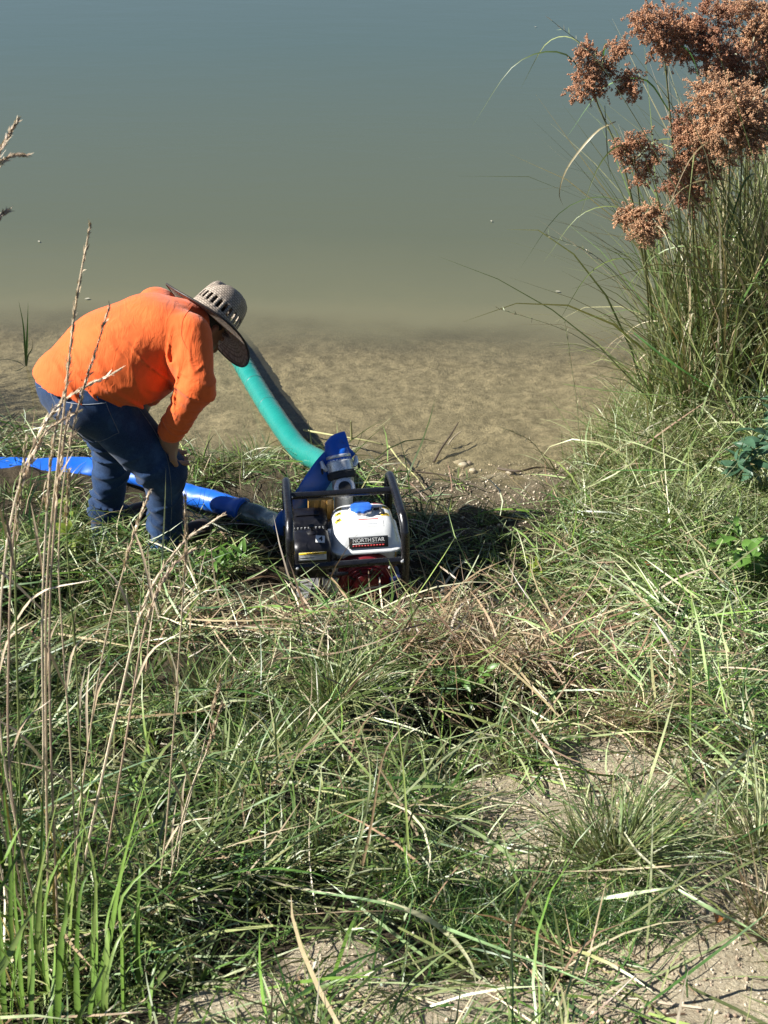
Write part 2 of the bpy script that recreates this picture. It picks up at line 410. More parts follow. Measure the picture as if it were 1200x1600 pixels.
# ------------------------------------------------------------------ the grass itself (nobody could count it)
PUMP_C = np.array([-.16, 4.875]); FEET = [(-.875, 5.14), (-1.15, 5.36)]
HOSE_XY = [PH(u, v, .11)[:2] for u, v in ((418, 812), (378, 797), (332, 783), (280, 768), (212, 742), (140, 729), (60, 731), (0, 729), (-120, 732))]
def free(x, y):
    """False where the pump, the boots or the hoses stand"""
    q = 7 * math.pi / 180; dx = x - PUMP_C[0]; dy = y - PUMP_C[1]
    lx = dx * math.cos(q) + dy * math.sin(q); ly = -dx * math.sin(q) + dy * math.cos(q)
    k = ~((np.abs(lx) < .26) & (ly > -.25) & (ly < .26))
    hp_ = HOSE_XY
    for (ax_, ay_), (bx_, by_) in zip(hp_, hp_[1:]):
        t = np.clip(((x - ax_) * (bx_ - ax_) + (y - ay_) * (by_ - ay_)) / ((bx_ - ax_) ** 2 + (by_ - ay_) ** 2), 0, 1)
        ex, ey = x - ax_ - t * (bx_ - ax_), y - ay_ - t * (by_ - ay_)
        k &= ~((np.abs(ex) < .07) & (ey < .07) & (ey > -.17))
    for fx, fy in FEET: k &= ((x - fx) ** 2 + (y - fy) ** 2) > .11 ** 2
    return k
def ell(u, v, cu, cv, ru, rv): return np.exp(-(((u - cu) / ru) ** 2 + ((v - cv) / rv) ** 2))
def field(n, seed):
    r = np.random.default_rng(seed)
    y = r.uniform(1.75, 7.6, n); x = r.uniform(-1, 1, n) * (.36 * y + .35)
    z = gz(x, y); u, v = project(np.stack([x, y, z], 1)); s = shore(x, y)
    k = (s < -.02) & free(x, y)
    return r, x[k], y[k], z[k], u[k], v[k], s[k]
def meadow():
    parts = []
    # --- clumped upright blades
    r, x, y, z, u, v, s = field(4300, 21)
    d = 1.0 * (1 - .97 * dirt_mask(x, y))
    d *= 1 - .92 * ell(u, v, 740, 770, 150, 55) - .0
    d *= np.where((u > 560) & (u < 900) & (s > -.75), .25, 1)
    d *= np.where((u < 560) & (s > -.22), .45, 1)
    d *= 1 - .55 * ell(u, v, 1000, 960, 170, 110)
    d *= .2 + 1.15 * sstep(-.18, .12, vn2(x * 4.2, y * 4.2, 14))
    d *= 1 - .9 * hollow(x, y)
    k = r.random(len(x)) < d; x, y, z, u, v, s = (q[k] for q in (x, y, z, u, v, s))
    nb = r.integers(9, 30, len(x)); tot = nb.sum(); ti = np.repeat(np.arange(len(x)), nb)
    sc = np.repeat(r.uniform(.6, 1.6, len(x)), nb)
    rr = np.abs(r.normal(0, .032, tot)); aa = r.uniform(0, 2 * np.pi, tot)
    X = x[ti] + rr * np.cos(aa); Y = y[ti] + rr * np.sin(aa); ok = free(X, Y)
    X, Y, ti, rr, aa, sc = (q[ok] for q in (X, Y, ti, rr, aa, sc)); tot = len(X)
    U, Vv = u[ti], v[ti]
    right = sstep(880, 1050, U) * sstep(960, 800, Vv); lush = ell(U, Vv, 200, 1250, 330, 260) + .6 * ell(U, Vv, 150, 950, 250, 140)
    short = ell(U, Vv, 370, 900, 120, 60) + ell(U, Vv, 750, 880, 160, 90)
    L = r.uniform(.07, .17, tot) * sc * (1 + .9 * right + .45 * np.minimum(lush, 1) - .3 * short)
    L *= np.where((np.abs(X + .12) < .4) & (Y > 4.3) & (Y < 4.68), .55, 1)
    W = r.uniform(.0034, .0072, tot) * (1 + .5 * np.minimum(lush, 1))
    e0 = np.clip(r.normal(.88, .32, tot) - rr * 6, .15, 1.5); bend = np.abs(r.normal(.9, .6, tot))
    az = aa + r.normal(0, .7, tot)
    kind = r.random(len(x))
    dryness = ell(u, v, 620, 960, 190, 45) + .9 * ell(u, v, 800, 1030, 130, 60) + .7 * ell(u, v, 350, 990, 110, 60) + .6 * ell(u, v, 960, 1110, 90, 50)
    dryness = np.clip(dryness * 1.25 + .12 * (kind > .8), 0, .9)
    dt = dryness[ti]; isd = r.random(tot) < dt
    fr = np.clip(short + .8 * right, 0, 1); isf = r.random(tot) < fr * .65
    col = pick(tot, {'green': 4, 'olive': 2.6, 'fresh': 1.3, 'pale': .8, 'straw': .25}, r)
    col[isf] = pick(isf.sum(), {'fresh': 3, 'pale': 1.6, 'olive': 1.2}, r)
    col[isd] = pick(isd.sum(), {'straw': 2.4, 'brown': 2, 'olive': .6}, r)
    tip = col * (1 - .35) + .35 * pick(tot, {'straw': 1, 'olive': 1}, r)
    parts.append(blade_geo(np.stack([X, Y, gz(X, Y) - .004], 1), az, L, e0, bend, W, col, 4, tip))
    V, F, C = cat(parts)
    o = npmesh('meadow_grass', V, F, BLADE, col=C)
    tag(o, kind='stuff', label='short tangled green grass growing over the bank', cat='grass')
    # --- cut and fallen blades lying over everything
    parts = []
    for (n, seed, w, lmin, lmax, wmin, wmax, lift) in ((38000, 31, {'olive': 2.6, 'straw': 1.2, 'pale': 2.0, 'green': 3.2, 'brown': .9}, .08, .27, .0030, .0062, .085),
                                                 (9000, 32, {'pale': 2.6, 'olive': 2, 'straw': 1, 'fresh': 1.6, 'green': 1.4}, .2, .48, .0045, .009, .10)):
        r, x, y, z, u, v, s = field(n, seed)
        d = 1 - .74 * dirt_mask(x, y); d *= 1 - .8 * ell(u, v, 730, 775, 140, 50)
        d *= np.where((u > 640) & (u < 900) & (s > -.6), .4, 1); d *= np.where(s > -.15, .5, 1)
        pt = np.where(ell(u, v, 1000, 1000, 240, 150) > .4, 1, .1 + .85 * sstep(-.12, .18, vn2(x * 3.6, y * 3.6, 15))); d *= pt
        d *= 1 - .88 * hollow(x, y)
        d *= 1 - .45 * ell(u, v, 180, 1240, 330, 260); d *= 1 - .6 * ell(u, v, 730, 880, 110, 80)
        k = r.random(len(x)) < d; x, y, u, v = x[k], y[k], u[k], v[k]; n = len(x)
        col = pick(n, w, r); pl = r.random(n) < ell(u, v, 1010, 980, 230, 150) * .7
        col[pl] = pick(pl.sum(), {'pale': 3, 'fresh': 1.8, 'straw': .6}, r)
        lu = r.random(n) < np.clip(ell(u, v, 180, 1240, 330, 260) + .6 * ell(u, v, 150, 930, 250, 120), 0, 1) * .75; col[lu] = pick(lu.sum(), {'green': 4, 'olive': 2, 'blue': 1, 'straw': .35}, r)
        ds = r.random(n) < np.clip(ell(u, v, 600, 965, 220, 45) + ell(u, v, 330, 985, 120, 50) + .7 * ell(u, v, 540, 1200, 80, 70), 0, 1) * .75; col[ds] = pick(ds.sum(), {'straw': 3, 'brown': 1.4, 'pale': .8}, r)
        dk = r.random(n) < np.clip(ell(u, v, 850, 1090, 150, 70) + ell(u, v, 770, 1010, 140, 50), 0, 1) * .75; col[dk] = pick(dk.sum(), {'brown': 3, 'straw': 1}, r)
        root = np.stack([x, y, gz(x, y) + r.uniform(0, lift, n) * (1 - .85 * dirt_mask(x, y))], 1)
        parts.append(blade_geo(root, r.uniform(0, 2 * np.pi, n), r.uniform(lmin, lmax, n), r.normal(.22, .22, n), r.normal(.35, .4, n),
                               r.uniform(wmin, wmax, n), col, 4 if n < 12000 else 3, clamp=.003, taper=3))
    V, F, C = cat(parts)
    o = npmesh('grass_clippings', V, F, DRY, col=C)
    tag(o, kind='stuff', label='cut grass blades and straw lying in a mat over the bank', cat='cut grass')
meadow()
def feathery():
    """fine leaved green weed lying low on the bare soil"""
    r = np.random.default_rng(41); parts = []
    for (cu, cv, ru, rv, n) in ((840, 1475, 170, 50, 1100), (970, 1450, 100, 45, 550), (700, 1420, 110, 50, 500), (1120, 1080, 90, 50, 900), (640, 1270, 100, 70, 700)):
        th = r.uniform(0, 2 * np.pi, n); q = np.sqrt(r.random(n)) * (.8 + .4 * r.random(n))
        z0 = G(cu, cv)[2]; pu = cu + ru * q * np.cos(th); pv = cv + rv * q * np.sin(th)
        d = FW[None] + np.outer((pu - 600) / FPX, [1, 0, 0]) + np.outer((800 - pv) / FPX, UP)
        t = (z0 - CAM[2]) / d[:, 2]; p = CAM + d * t[:, None]; x, y = p[:, 0], p[:, 1]
        root = np.stack([x, y, gz(x, y) + r.uniform(0, .05, n)], 1)
        col = pick(n, {'blue': 1.5, 'green': 3, 'fresh': 1.6}, r)
        parts.append(blade_geo(root, r.uniform(0, 2 * np.pi, n), r.uniform(.04, .13, n), r.normal(.5, .4, n), r.normal(.5, .5, n), r.uniform(.0016, .003, n), col, 3))
    V, F, C = cat(parts)
    tag(npmesh('feathery_weed', V, F, BLADE, col=C), kind='stuff', label='fine leaved dark green weed spreading over the bare soil', cat='weed')
feathery()

# ================================================================== PUMP
BLACK = solid('black_paint', (.008, .008, .010), .30, var=.3, vscale=25, coat=.2)
BLACKP = solid('black_plastic', (.006, .006, .009), .38, bmp=.1, bscale=300)
WHITE = solid('white_enamel', (.72, .73, .72), .25, var=.08, coat=.5)
GREYM = solid('cast_aluminium', (.46, .47, .47), .42, metal=.35, bmp=.15, bscale=220)
SILVER = solid('bright_aluminium', (.72, .73, .74), .3, metal=.45)
TAN = solid('tan_paint', (.46, .27, .07), .45, coat=.2)
RED = solid('dark_red_plastic', (.17, .012, .018), .4)
BLUECAP = solid('blue_plastic', (.03, .13, .52), .35, bmp=.1)
BLUEH = solid('blue_layflat_vinyl', (.010, .115, .55), .42, var=.22, vscale=9, bmp=.25, bscale=18)
GREENH = solid('green_hose_vinyl', (.008, .19, .155), .27, var=.12, vscale=8, bmp=.08, bscale=30)
STICK = solid('sticker_white', (.7, .7, .68), .5, var=.05)
YELLOW = solid('sticker_yellow', (.72, .50, .03), .5, var=.1)
INK = solid('ink_black', (.012, .012, .012), .5)
REDINK = solid('ink_red', (.45, .02, .02), .5)
GREYINK = solid('ink_grey', (.45, .47, .5), .4)
RUBBER = solid('rubber', (.02, .02, .022), .7)
DBLUE = solid('dark_blue_paint', (.01, .02, .09), .5)
STEELG = solid('galvanised_plate', (.2, .2, .21), .5, metal=.3)

PZ0 = .13
pump = thing('water_pump', 'petrol water pump in a black tube frame with a white fuel tank', 'water pump', (PUMP_C[0], PUMP_C[1], PZ0), rad(7))
W2 = .213; YF, YR = -.225, .19; HT = .43
for sx in (-1, 1):
    pts = [(sx * W2, YF, -.02), (sx * W2, YF, .1), (sx * W2, YF, HT - .09), (sx * (W2 - .001), YF + .012, HT - .04), (sx * (W2 - .003), YF + .04, HT - .012), (sx * (W2 - .006), YF + .09, HT),
           (sx * (W2 - .01), YR - .09, HT), (sx * (W2 - .012), YR - .035, HT - .012), (sx * (W2 - .012), YR - .01, HT - .04), (sx * (W2 - .012), YR, HT - .1), (sx * (W2 - .012), YR, .1), (sx * (W2 - .012), YR, -.02)]
    MB().tube(bez(pts, 56), .0165, 14).build('frame_hoop', BLACK, pump)
def bar(y, z, w=W2): return MB().tube([(-w, y, z), (-w * .3, y, z), (w * .3, y, z), (w, y, z)], .014, 12)
bar(.035, HT - .012, W2 - .006).build('crossbar', BLACK, pump)
bar(YF, .262).build('crossbar', BLACK, pump)
bar(YR, .0, W2 - .012).build('crossbar', BLACK, pump); bar(YF, -.005).build('crossbar', BLACK, pump)
for sx in (-1, 1):
    MB().tube([(sx * .21, YF, .0), (sx * .208, 0, .0), (sx * .206, YR, .0)], .014, 12).build('skid_rail', BLACK, pump)
    for yy in (YF + .05, YR - .05):
        MB().lathe([(.018, -.035), (.022, -.03), (.02, -.006), (.013, 0)], (sx * .208, yy, -.012), n=14).build('rubber_foot', RUBBER, pump)
MB().box((0, -.02, .012), (.38, .36, .012), .003).build('base_plate', STEELG, pump)
for a, b in ((-.19, 1), (.2, 1)):
    for zz in (.262, HT - .012):
        MB().lathe([(.006, 0), (.006, .006), (.003, .008)], (a, YF - .013 if zz < .3 else .022, zz + .004), (0, -1, .3), n=6).build('bolt', SILVER, pump)

# engine block with fins, shroud and recoil starter
eng = MB().box((.04, -.02, .075), (.24, .2, .12), .015)
for k in range(6): eng.box((-.11, .02, .10 + k * .018), (.16, .14, .007), .002)
eng.build('engine_block', BLACKP, pump)
sh = MB().lathe([(.118, 0), (.122, .03), (.118, .055), (.108, .066)], (.07, -.10, .135), (0, -1, 0), n=40); sh.box((.07, -.1, .205), (.2, .07, .06), .02)
shroud = sh.build('fan_shroud', RED, pump)
st = MB().lathe([(.1, 0), (.1, .016), (.09, .022), (.084, .018), (.078, .024), (.07, .019), (.064, .026), (.055, .02), (.05, .028), (.03, .032), (.0, .032)], (.07, -.164, .135), (0, -1, 0), n=48, cap=False)
starter = st.build('recoil_starter', RED, pump)
for k in range(10):
    a = 2 * math.pi * k / 10
    MB().box((.07 + .067 * math.cos(a), -.1885, .135 + .067 * math.sin(a)), (.024, .006, .008), .001, Vector((1, 0, 0)).rotation_difference(Vector((math.cos(a), 0, math.sin(a))))).build('vent_slot', INK, starter)
for k in range(3):
    a = 2 * math.pi * k / 3 + .6
    MB().lathe([(.006, 0), (.006, .006), (.003, .008)], (.07 + .112 * math.cos(a), -.166, .135 + .112 * math.sin(a)), (0, -1, 0), n=6).build('bolt', SILVER, pump)
MB().tube([(.0, -.19, .2), (-.02, -.2, .205), (-.045, -.2, .206), (-.07, -.195, .205)], [.006, .008, .008, .005], 8).build('starter_handle', BLACKP, pump)
MB().box((.18, -.15, .11), (.045, .09, .12), .012).build('governor_cover', DBLUE, pump)
MB().box((-.06, -.18, .14), (.05, .012, .07), .004).build('switch_panel', GREYM, pump)
MB().box((-.1, -.17, .09), (.09, .04, .06), .01).build('oil_sump', BLACKP, pump)
MB().lathe([(.013, 0), (.015, .01), (.013, .02)], (-.045, -.19, .055), (0, -1, .4), n=12).build('oil_cap', STICK, pump)

# fuel tank: rounded-rectangle rings
def rrect(hx, hy, z, cx, cy, r, n=6, zt=0):
    o = []
    for q, (sx, sy) in enumerate(((1, 1), (-1, 1), (-1, -1), (1, -1))):
        for k in range(n + 1):
            a = math.pi / 2 * (q + k / n)
            o.append((cx + sx * (hx - r) + r * math.cos(a), cy + sy * (hy - r) + r * math.sin(a), z + zt * ((sy * (hy - r) + r * math.sin(a)) / hy)))
    return o
TX, TY = .078, -.03
tank = MB().rings([rrect(.10, .088, .185, TX, TY, .03), rrect(.112, .10, .205, TX, TY, .035), rrect(.115, .104, .256, TX, TY, .035), rrect(.136, .128, .258, TX, TY, .045), rrect(.1365, .1285, .266, TX, TY, .045),
                   rrect(.132, .124, .2695, TX, TY, .045), rrect(.126, .117, .272, TX, TY, .043), rrect(.122, .111, .29, TX, TY + .002, .043), rrect(.117, .103, .315, TX, TY + .006, .045), rrect(.111, .094, .332, TX, TY + .012, .046), rrect(.102, .085, .3435, TX, TY + .016, .046),
                   rrect(.088, .072, .3505, TX, TY + .018, .044), rrect(.07, .056, .353, TX, TY + .02, .04), rrect(.03, .025, .354, TX, TY + .02, .02)]).build('fuel_tank', WHITE, pump, angle=60)
cx, cy = TX - .004, TY + .025
MB().lathe([(.052, .346), (.052, .356), (.045, .361), (.0, .361)], (cx, cy, 0), n=32, cap=False).build('filler_neck', WHITE, pump)
cp = MB()
R = []
for r_, z_ in ((.034, .36), (.041, .362), (.0425, .374), (.040, .379), (.034, .381), (.0, .381)):
    R.append([(cx + r_ * (1 + .05 * math.cos(9 * t)) * math.cos(t), cy + r_ * (1 + .05 * math.cos(9 * t)) * math.sin(t), z_) for t in np.linspace(0, 2 * math.pi, 72, endpoint=False)])
fcap = cp.rings(R, False).build('fuel_cap', BLUECAP, pump)
lb = MB()
R = [[(cx + .0436 * (1 + .05 * math.cos(9 * t)) * math.cos(t), cy + .0436 * (1 + .05 * math.cos(9 * t)) * math.sin(t), z_) for t in np.linspace(0, 2 * math.pi, 72, endpoint=False)] for z_ in (.3605, .371)]
lb.rings(R, False).build('cap_band', SILVER, fcap)
MB().tube([(cx + .045, cy, .362), (cx + .07, cy + .015, .358), (cx + .08, cy - .02, .352), (cx + .06, cy - .03, .35)], .006, 8).build('cap_tether', RUBBER, pump)

def text(s, size, loc, rx, m, parent, name='lettering', rz=0, sx=1.0, bold=.0):
    c = bpy.data.curves.new('lettering', 'FONT'); c.body = s; c.size = size; c.align_x = 'CENTER'; c.align_y = 'CENTER'; c.extrude = .0004; c.offset = bold; c.space_word = .45
    t = bpy.data.objects.new('lettering', c); COL.objects.link(t)
    me = bpy.data.meshes.new_from_object(t.evaluated_get(bpy.context.evaluated_depsgraph_get())); bpy.data.objects.remove(t)
    me.materials.clear()
    o = link(name, me, m, parent, False); o.location = loc; o.rotation_euler = (rx, 0, rz); o.scale = (sx, 1, 1)
    return o
# front face of the tank leans back: badge frame
fa = math.atan2(.332 - .272, (-.094 + .012) - (-.117))       # slope of the front face
fy = lambda z: TY + np.interp(z, [.272, .29, .315, .332], [-.117, -.109, -.097, -.082])
zb = .297; rxb = math.atan2(.315 - .275, fy(.315) - fy(.275))
nrm = Vector((0, -math.sin(rxb), math.cos(rxb)))
ctr = Vector((TX + .008, float(fy(zb)), zb)) + nrm * .003
bd = MB().box((0, 0, 0), (.148, .043, .004), .0015); badge = bd.build('badge', INK, pump); badge.location = ctr; badge.rotation_euler = (rxb, 0, 0)
text('NORTH STAR', .0205, (0, .0075, .0024), 0, STICK, badge, sx=.98, bold=.0001)
MB().box((0, -.0045, .0022), (.122, .0016, .0008)).build('badge_line', STICK, badge)
for k in range(11):
    MB().box((-.056 + k * .0112, -.0125, .0022), (.0085, .005, .0008)).build('red_print', REDINK, badge)
MB().box((0, .0185, .0021), (.138, .0010, .0006)).build('badge_line', GREYINK, badge)
# stickers on top of the tank
tb = BVHTree.FromObject(tank, bpy.context.evaluated_depsgraph_get())
def decal(x, y, w, d, m, rz=0, parent=tank, name='sticker', lift=.0012):
    nx_, ny_ = 8, 6; V = []
    for j in range(ny_ + 1):
        for i in range(nx_ + 1):
            a, b = (i / nx_ - .5) * w, (j / ny_ - .5) * d
            px, py = x + a * math.cos(rz) - b * math.sin(rz), y + a * math.sin(rz) + b * math.cos(rz)
            h = tb.ray_cast(Vector((px, py, 1)), Vector((0, 0, -1)))
            V.append((px, py, (h[0].z if h[0] else .33) + lift))
    F = [(j * (nx_ + 1) + i, j * (nx_ + 1) + i + 1, (j + 1) * (nx_ + 1) + i + 1, (j + 1) * (nx_ + 1) + i) for j in range(ny_) for i in range(nx_)]
    return npmesh(name, np.array(V), np.array(F), m, parent)
decal(TX + .02, TY - .045, .1, .05, STICK)
decal(TX + .015, TY - .034, .075, .005, REDINK, name='red_print', lift=.0022)
for k in range(3): decal(TX + .02, TY - .044 - k * .008, .07 - .01 * k, .003, GREYINK, name='grey_print', lift=.0022)
for (x, y, w, d, q) in ((-.088, .052, .022, .018, 0), (-.094, .015, .022, .02, 0), (-.098, -.03, .022, .024, .2), (.093, .045, .026, .024, 0), (.082, -.012, .034, .02, .2)):
    yl = decal(TX + x, TY + .012 + y, w, d, YELLOW, q); decal(TX + x + .001, TY + .012 + y, w * .55, d * .45, INK, q, name='dark_print', lift=.0022)
decal(TX + .065, TY + .085, .04, .004, REDINK, name='red_print', lift=.002)

# air cleaner and muffler
AX = -.128
ac = MB().rings([rrect(.066, .062, .18, AX, -.115, .018), rrect(.072, .068, .19, AX, -.115, .02), rrect(.072, .068, .285, AX, -.115, .022), rrect(.071, .066, .306, AX, -.113, .024), rrect(.066, .058, .319, AX, -.109, .026), rrect(.056, .046, .325, AX, -.105, .026), rrect(.02, .015, .327, AX, -.103, .012)]).build('air_cleaner', BLACKP, pump, angle=60)
MB().lathe([(.02, .318), (.021, .330), (.014, .335), (.006, .337), (.006, .35), (.012, .352), (.012, .357), (.0, .358)], (AX + .005, -.09, 0), n=14, cap=False).build('wing_nut', BLACKP, ac)
mf = MB().rings([rrect(.072, .062, .2, AX - .002, .055, .025), rrect(.078, .066, .22, AX - .002, .055, .028), rrect(.078, .066, .298, AX - .002, .055, .028), rrect(.074, .06, .315, AX - .002, .057, .028), rrect(.062, .046, .322, AX - .002, .06, .025), rrect(.02, .015, .323, AX - .002, .06, .01)]).build('muffler', BLACKP, pump, angle=60)
for k in range(9):
    MB().box((AX - .056 + k * .0138, -.0123, .294), (.0065, .004, .022), .001).build('vent_slot', GREYM if k % 3 else SILVER, mf)
MB().box((AX - .002, .06, .3265), (.09, .04, .004), .0015).build('muffler_guard', BLACKP, mf)
sq = math.atan2(.285 - .255, .002 + .001)
stk = MB().box((0, 0, 0), (.034, .032, .0015), .0005).build('number_sticker', STICK, ac); stk.location = (AX + .032, -.146, .3295); stk.rotation_euler = (rad(24), rad(6), rad(-4))
text('4', .03, (.002, 0, .0012), 0, INK, stk, bold=.0008)
cs = MB().box((0, 0, 0), (.103, .034, .0015), .0004).build('caution_sticker', STICK, ac); cs.location = (AX + .0, -.1842, .280); cs.rotation_euler = (rad(89), 0, 0)
MB().box((0, .0125, .0009), (.102, .0095, .001)).build('yellow_band', YELLOW, cs)
text('CAUTION', .0095, (0, .0125, .0016), 0, INK, cs, bold=.0003)
for k, (w, o) in enumerate(((.07, .008), (.092, 0), (.05, -.02), (.094, 0))): MB().box((o, .004 - k * .0052, .001), (w, .0016, .0006)).build('print_line', GREYINK if k % 2 else INK, cs)
MB().tube([(-.06, -.1, .19), (-.03, -.08, .24), (-.055, -.06, .27), (-.05, -.03, .3)], .009, 8).build('fuel_pipe', SILVER, pump)
MB().lathe([(.012, 0), (.013, .02), (.006, .026)], (-.045, -.155, .215), (0, -1, .2), n=12).build('fuel_valve', SILVER, pump)
MB().box((-.05, -.13, .185), (.04, .06, .05), .01).build('carburettor', GREYM, pump)

# pump casing behind the engine
cas = MB().rings([rrect(.17, .045, .0, .0, .165, .03), rrect(.18, .05, .04, .0, .165, .03), rrect(.18, .05, .22, .0, .165, .03), rrect(.172, .046, .245, .0, .165, .03)])
casing = cas.build('pump_casing', TAN, pump)
fl = MB().box((-.07, .15, .295), (.1, .04, .09), .004); fl.build('casing_flange', TAN, pump)
for k in range(5): MB().box((-.118 + k * .024, .128, .295), (.004, .012, .086), .001).build('casing_rib', TAN, pump)
MB().box((.195, .05, .15), (.012, .24, .2), .004).build('side_plate', TAN, pump)
MB().box((.13, .14, .262), (.085, .05, .022), .004).build('primer_block', GREYM, pump)
OX, OY = .022, .165
MB().lathe([(.05, .235), (.05, .25), (.041, .256), (.037, .27), (.036, .36), (.038, .368), (.044, .372), (.044, .385), (.036, .389)], (OX, OY, 0), n=28).build('outlet_pipe', GREYM, pump)
for k in range(4): MB().lathe([(.008, 0), (.008, .01), (.0, .011)], (OX + .05 * math.cos(k * 1.57 + .6), OY + .05 * math.sin(k * 1.57 + .6), .247), n=6, cap=False).build('bolt', SILVER, pump)
ax = Vector((-.12, .55, .83)).normalized(); oc = Vector((OX, OY, .392))
MB().lathe([(.0, .02), (.026, .02), (.03, .0), (.041, .001), (.041, .03), (.036, .034), (.0, .034)], oc + Vector((0, -.035, -.012)), Vector((0, -.72, .69)), n=28, cap=False).build('filler_plug', SILVER, pump)
MB().lathe([(.0, 0), (.025, 0), (.024, .003), (.0, .003)], oc + Vector((0, -.035, -.012)) + Vector((0, -.72, .69)).normalized() * .0345, Vector((0, -.72, .69)), n=24, cap=False).build('plug_recess', INK, pump)
c0 = oc + Vector((0, 0, -.005))
MB().lathe([(.035, -.01), (.042, .0), (.044, .02)], c0, ax, n=28).build('outlet_elbow', GREYM, pump)
MB().lathe([(.047, .018), (.056, .022), (.057, .042), (.05, .047)], c0, ax, n=32).build('clamp_ring', RUBBER, pump)
MB().lathe([(.046, .045), (.052, .05), (.052, .085), (.046, .09), (.044, .11)], c0, ax, n=32).build('cam_coupling', SILVER, pump)
sd = ax.cross(Vector((0, 0, 1))).normalized()
for sgn in (-1, 1):
    b = c0 + ax * .06 + sd * sgn * .055
    MB().tube([b, b + sd * sgn * .012 + ax * .015, b + sd * sgn * .016 + ax * .04], [.009, .011, .006], 8).build('cam_lever', SILVER, pump)
    MB().lathe([(.012, -.002), (.012, .002)], b + sd * sgn * .02 + ax * .0, sd, n=14).build('lever_ring', RUBBER, pump)
MB().lathe([(.034, -.05), (.04, -.04), (.046, .0), (.046, .03), (.05, .032), (.05, .05), (.045, .055)], (-.04, .22, .12), (-.1, 1, .1), n=24).build('suction_port', GREYM, pump)

bpy.context.view_layer.update()
PM = Matrix.Translation(pump.location) @ Matrix.Rotation(rad(7), 4, 'Z')
# ------------------------------------------------------------------ discharge hose (blue layflat), kinked over behind the pump
cend = PM @ (c0 + ax * .10); axw = (PM.to_3x3() @ ax)
hp = [cend - axw * .012, cend + axw * .018, cend + axw * .04]
kink = P(544, 697, hp[2].y + .02)
ribbon = [kink, P(512, 728, 5.10), P(482, 772, 5.05), P(458, 806, 5.06), P(446, 826, 5.2)]
run = [PH(418, 812, .17), PH(378, 797, .165), PH(332, 783, .155), PH(280, 768, .14), PH(212, 742, .11), PH(140, 729, .11), PH(60, 731, .11), PH(0, 729, .11), PH(-120, 732, .11), PH(-300, 750, .11)]
hose = thing('discharge_hose', 'blue layflat hose running from the pump outlet past the boots along the bank', 'hose', tuple(run[2]))
def hl(p): return [tuple(Vector(q) - Vector(run[2])) for q in p]
r = np.random.default_rng(5)
# round neck on the coupling, flattening into the kink
neck = bez([*hp, kink], 14)
MB().tube(hl(neck), 1, 20, ell=[(.046 + .016 * sstep(.4, 1, t), .046 - .034 * sstep(.25, 1, t)) for t in np.linspace(0, 1, 14)], up=(.25, -.6, .6)).build('hose_neck', BLUEH, hose)
b1 = MB().lathe([(.0475, -.006), (.049, -.004), (.049, .004), (.0475, .006)], Vector(hl([hp[1]])[0]) - axw * .012, axw, n=28).build('hose_clamp', SILVER, hose)
rb = bez(ribbon, 26); ups = []
for t in np.linspace(0, 1, 26):
    ups.append(tuple(Vector((.62, -.74, .28)).lerp(Vector((.2, -.3, .9)), float(sstep(.55, 1, t)))))
MB().tube(hl(rb), 1, 22, ell=[(.05 + .010 * math.sin(3 * t), .009 + .004 * math.sin(9 * t) + .022 * float(sstep(.7, 1, t))) for t in np.linspace(0, 1, 26)], up=ups).build('flat_section', BLUEH, hose)
GREYW = solid('grey_green_film', (.07, .115, .11), .22, var=.35, vscale=14, bmp=.6, bscale=22)
sl_ = bez([ribbon[-1], run[0], run[1]], 12)
MB().tube(hl(sl_), 1, 22, ell=[(.05 + .003 * math.sin(11 * t), .04 + .003 * math.sin(17 * t + 1)) for t in np.linspace(0, 1, 12)], up=(0, -.2, 1)).build('wrapped_joint', GREYW, hose)
rn = bez(run[1:], 120); e = []
for i, t in enumerate(np.linspace(0, 1, 120)):
    flat = float(sstep(.30, .55, t)); w = .05 + .012 * flat + .003 * math.sin(i * .9) * r.random()
    e.append((w, .042 - .022 * flat + .0035 * math.sin(i * .55 + 2 * math.sin(i * .23))))
MB().tube(hl(rn), 1, 24, ell=e, up=(0, -.25, 1)).build('layflat_run', BLUEH, hose)
tg = Vector(rn[0] - rn[3]).normalized()
MB().lathe([(.049, -.012), (.054, -.009), (.054, .009), (.049, .012)], Vector(hl([run[1]])[0]), tg, n=26).build('hose_cuff', BLUEH, hose)
# ------------------------------------------------------------------ suction hose (green)
sp_ = PM @ Vector((-.045, .27, .125))
gp = [sp_, np.array([-.235, 5.5, .22]), P(508, 728, 5.8), P(467, 701, 6.14), P(428, 648, 6.55), P(402, 607, 6.93), P(384, 576, 7.2), P(362, 538, 7.55), np.array([-.90, 7.98, -.10]), np.array([-1.04, 8.35, -.22]), np.array([-1.15, 8.7, -.36])]
gh = thing('suction_hose', 'thick green suction hose reaching from the pump into the pond', 'hose', tuple(gp[3]))
gb = bez(gp, 90); gl_ = [tuple(Vector(q) - Vector(gp[3])) for q in gb]
MB().tube(gl_, [.0515 + .0009 * math.sin(i * 2.2) for i in range(90)], 24).build('hose_wall', GREENH, gh)
DGREEN = solid('hose_band_green', (.015, .14, .12), .4)
for i in (38, 46, 52, 54, 66): MB().lathe([(.052, -.006), (.0536, -.003), (.0536, .003), (.052, .006)], gl_[i], Vector(gl_[i + 1]) - Vector(gl_[i]), n=28).build('hose_band', DGREEN, gh)

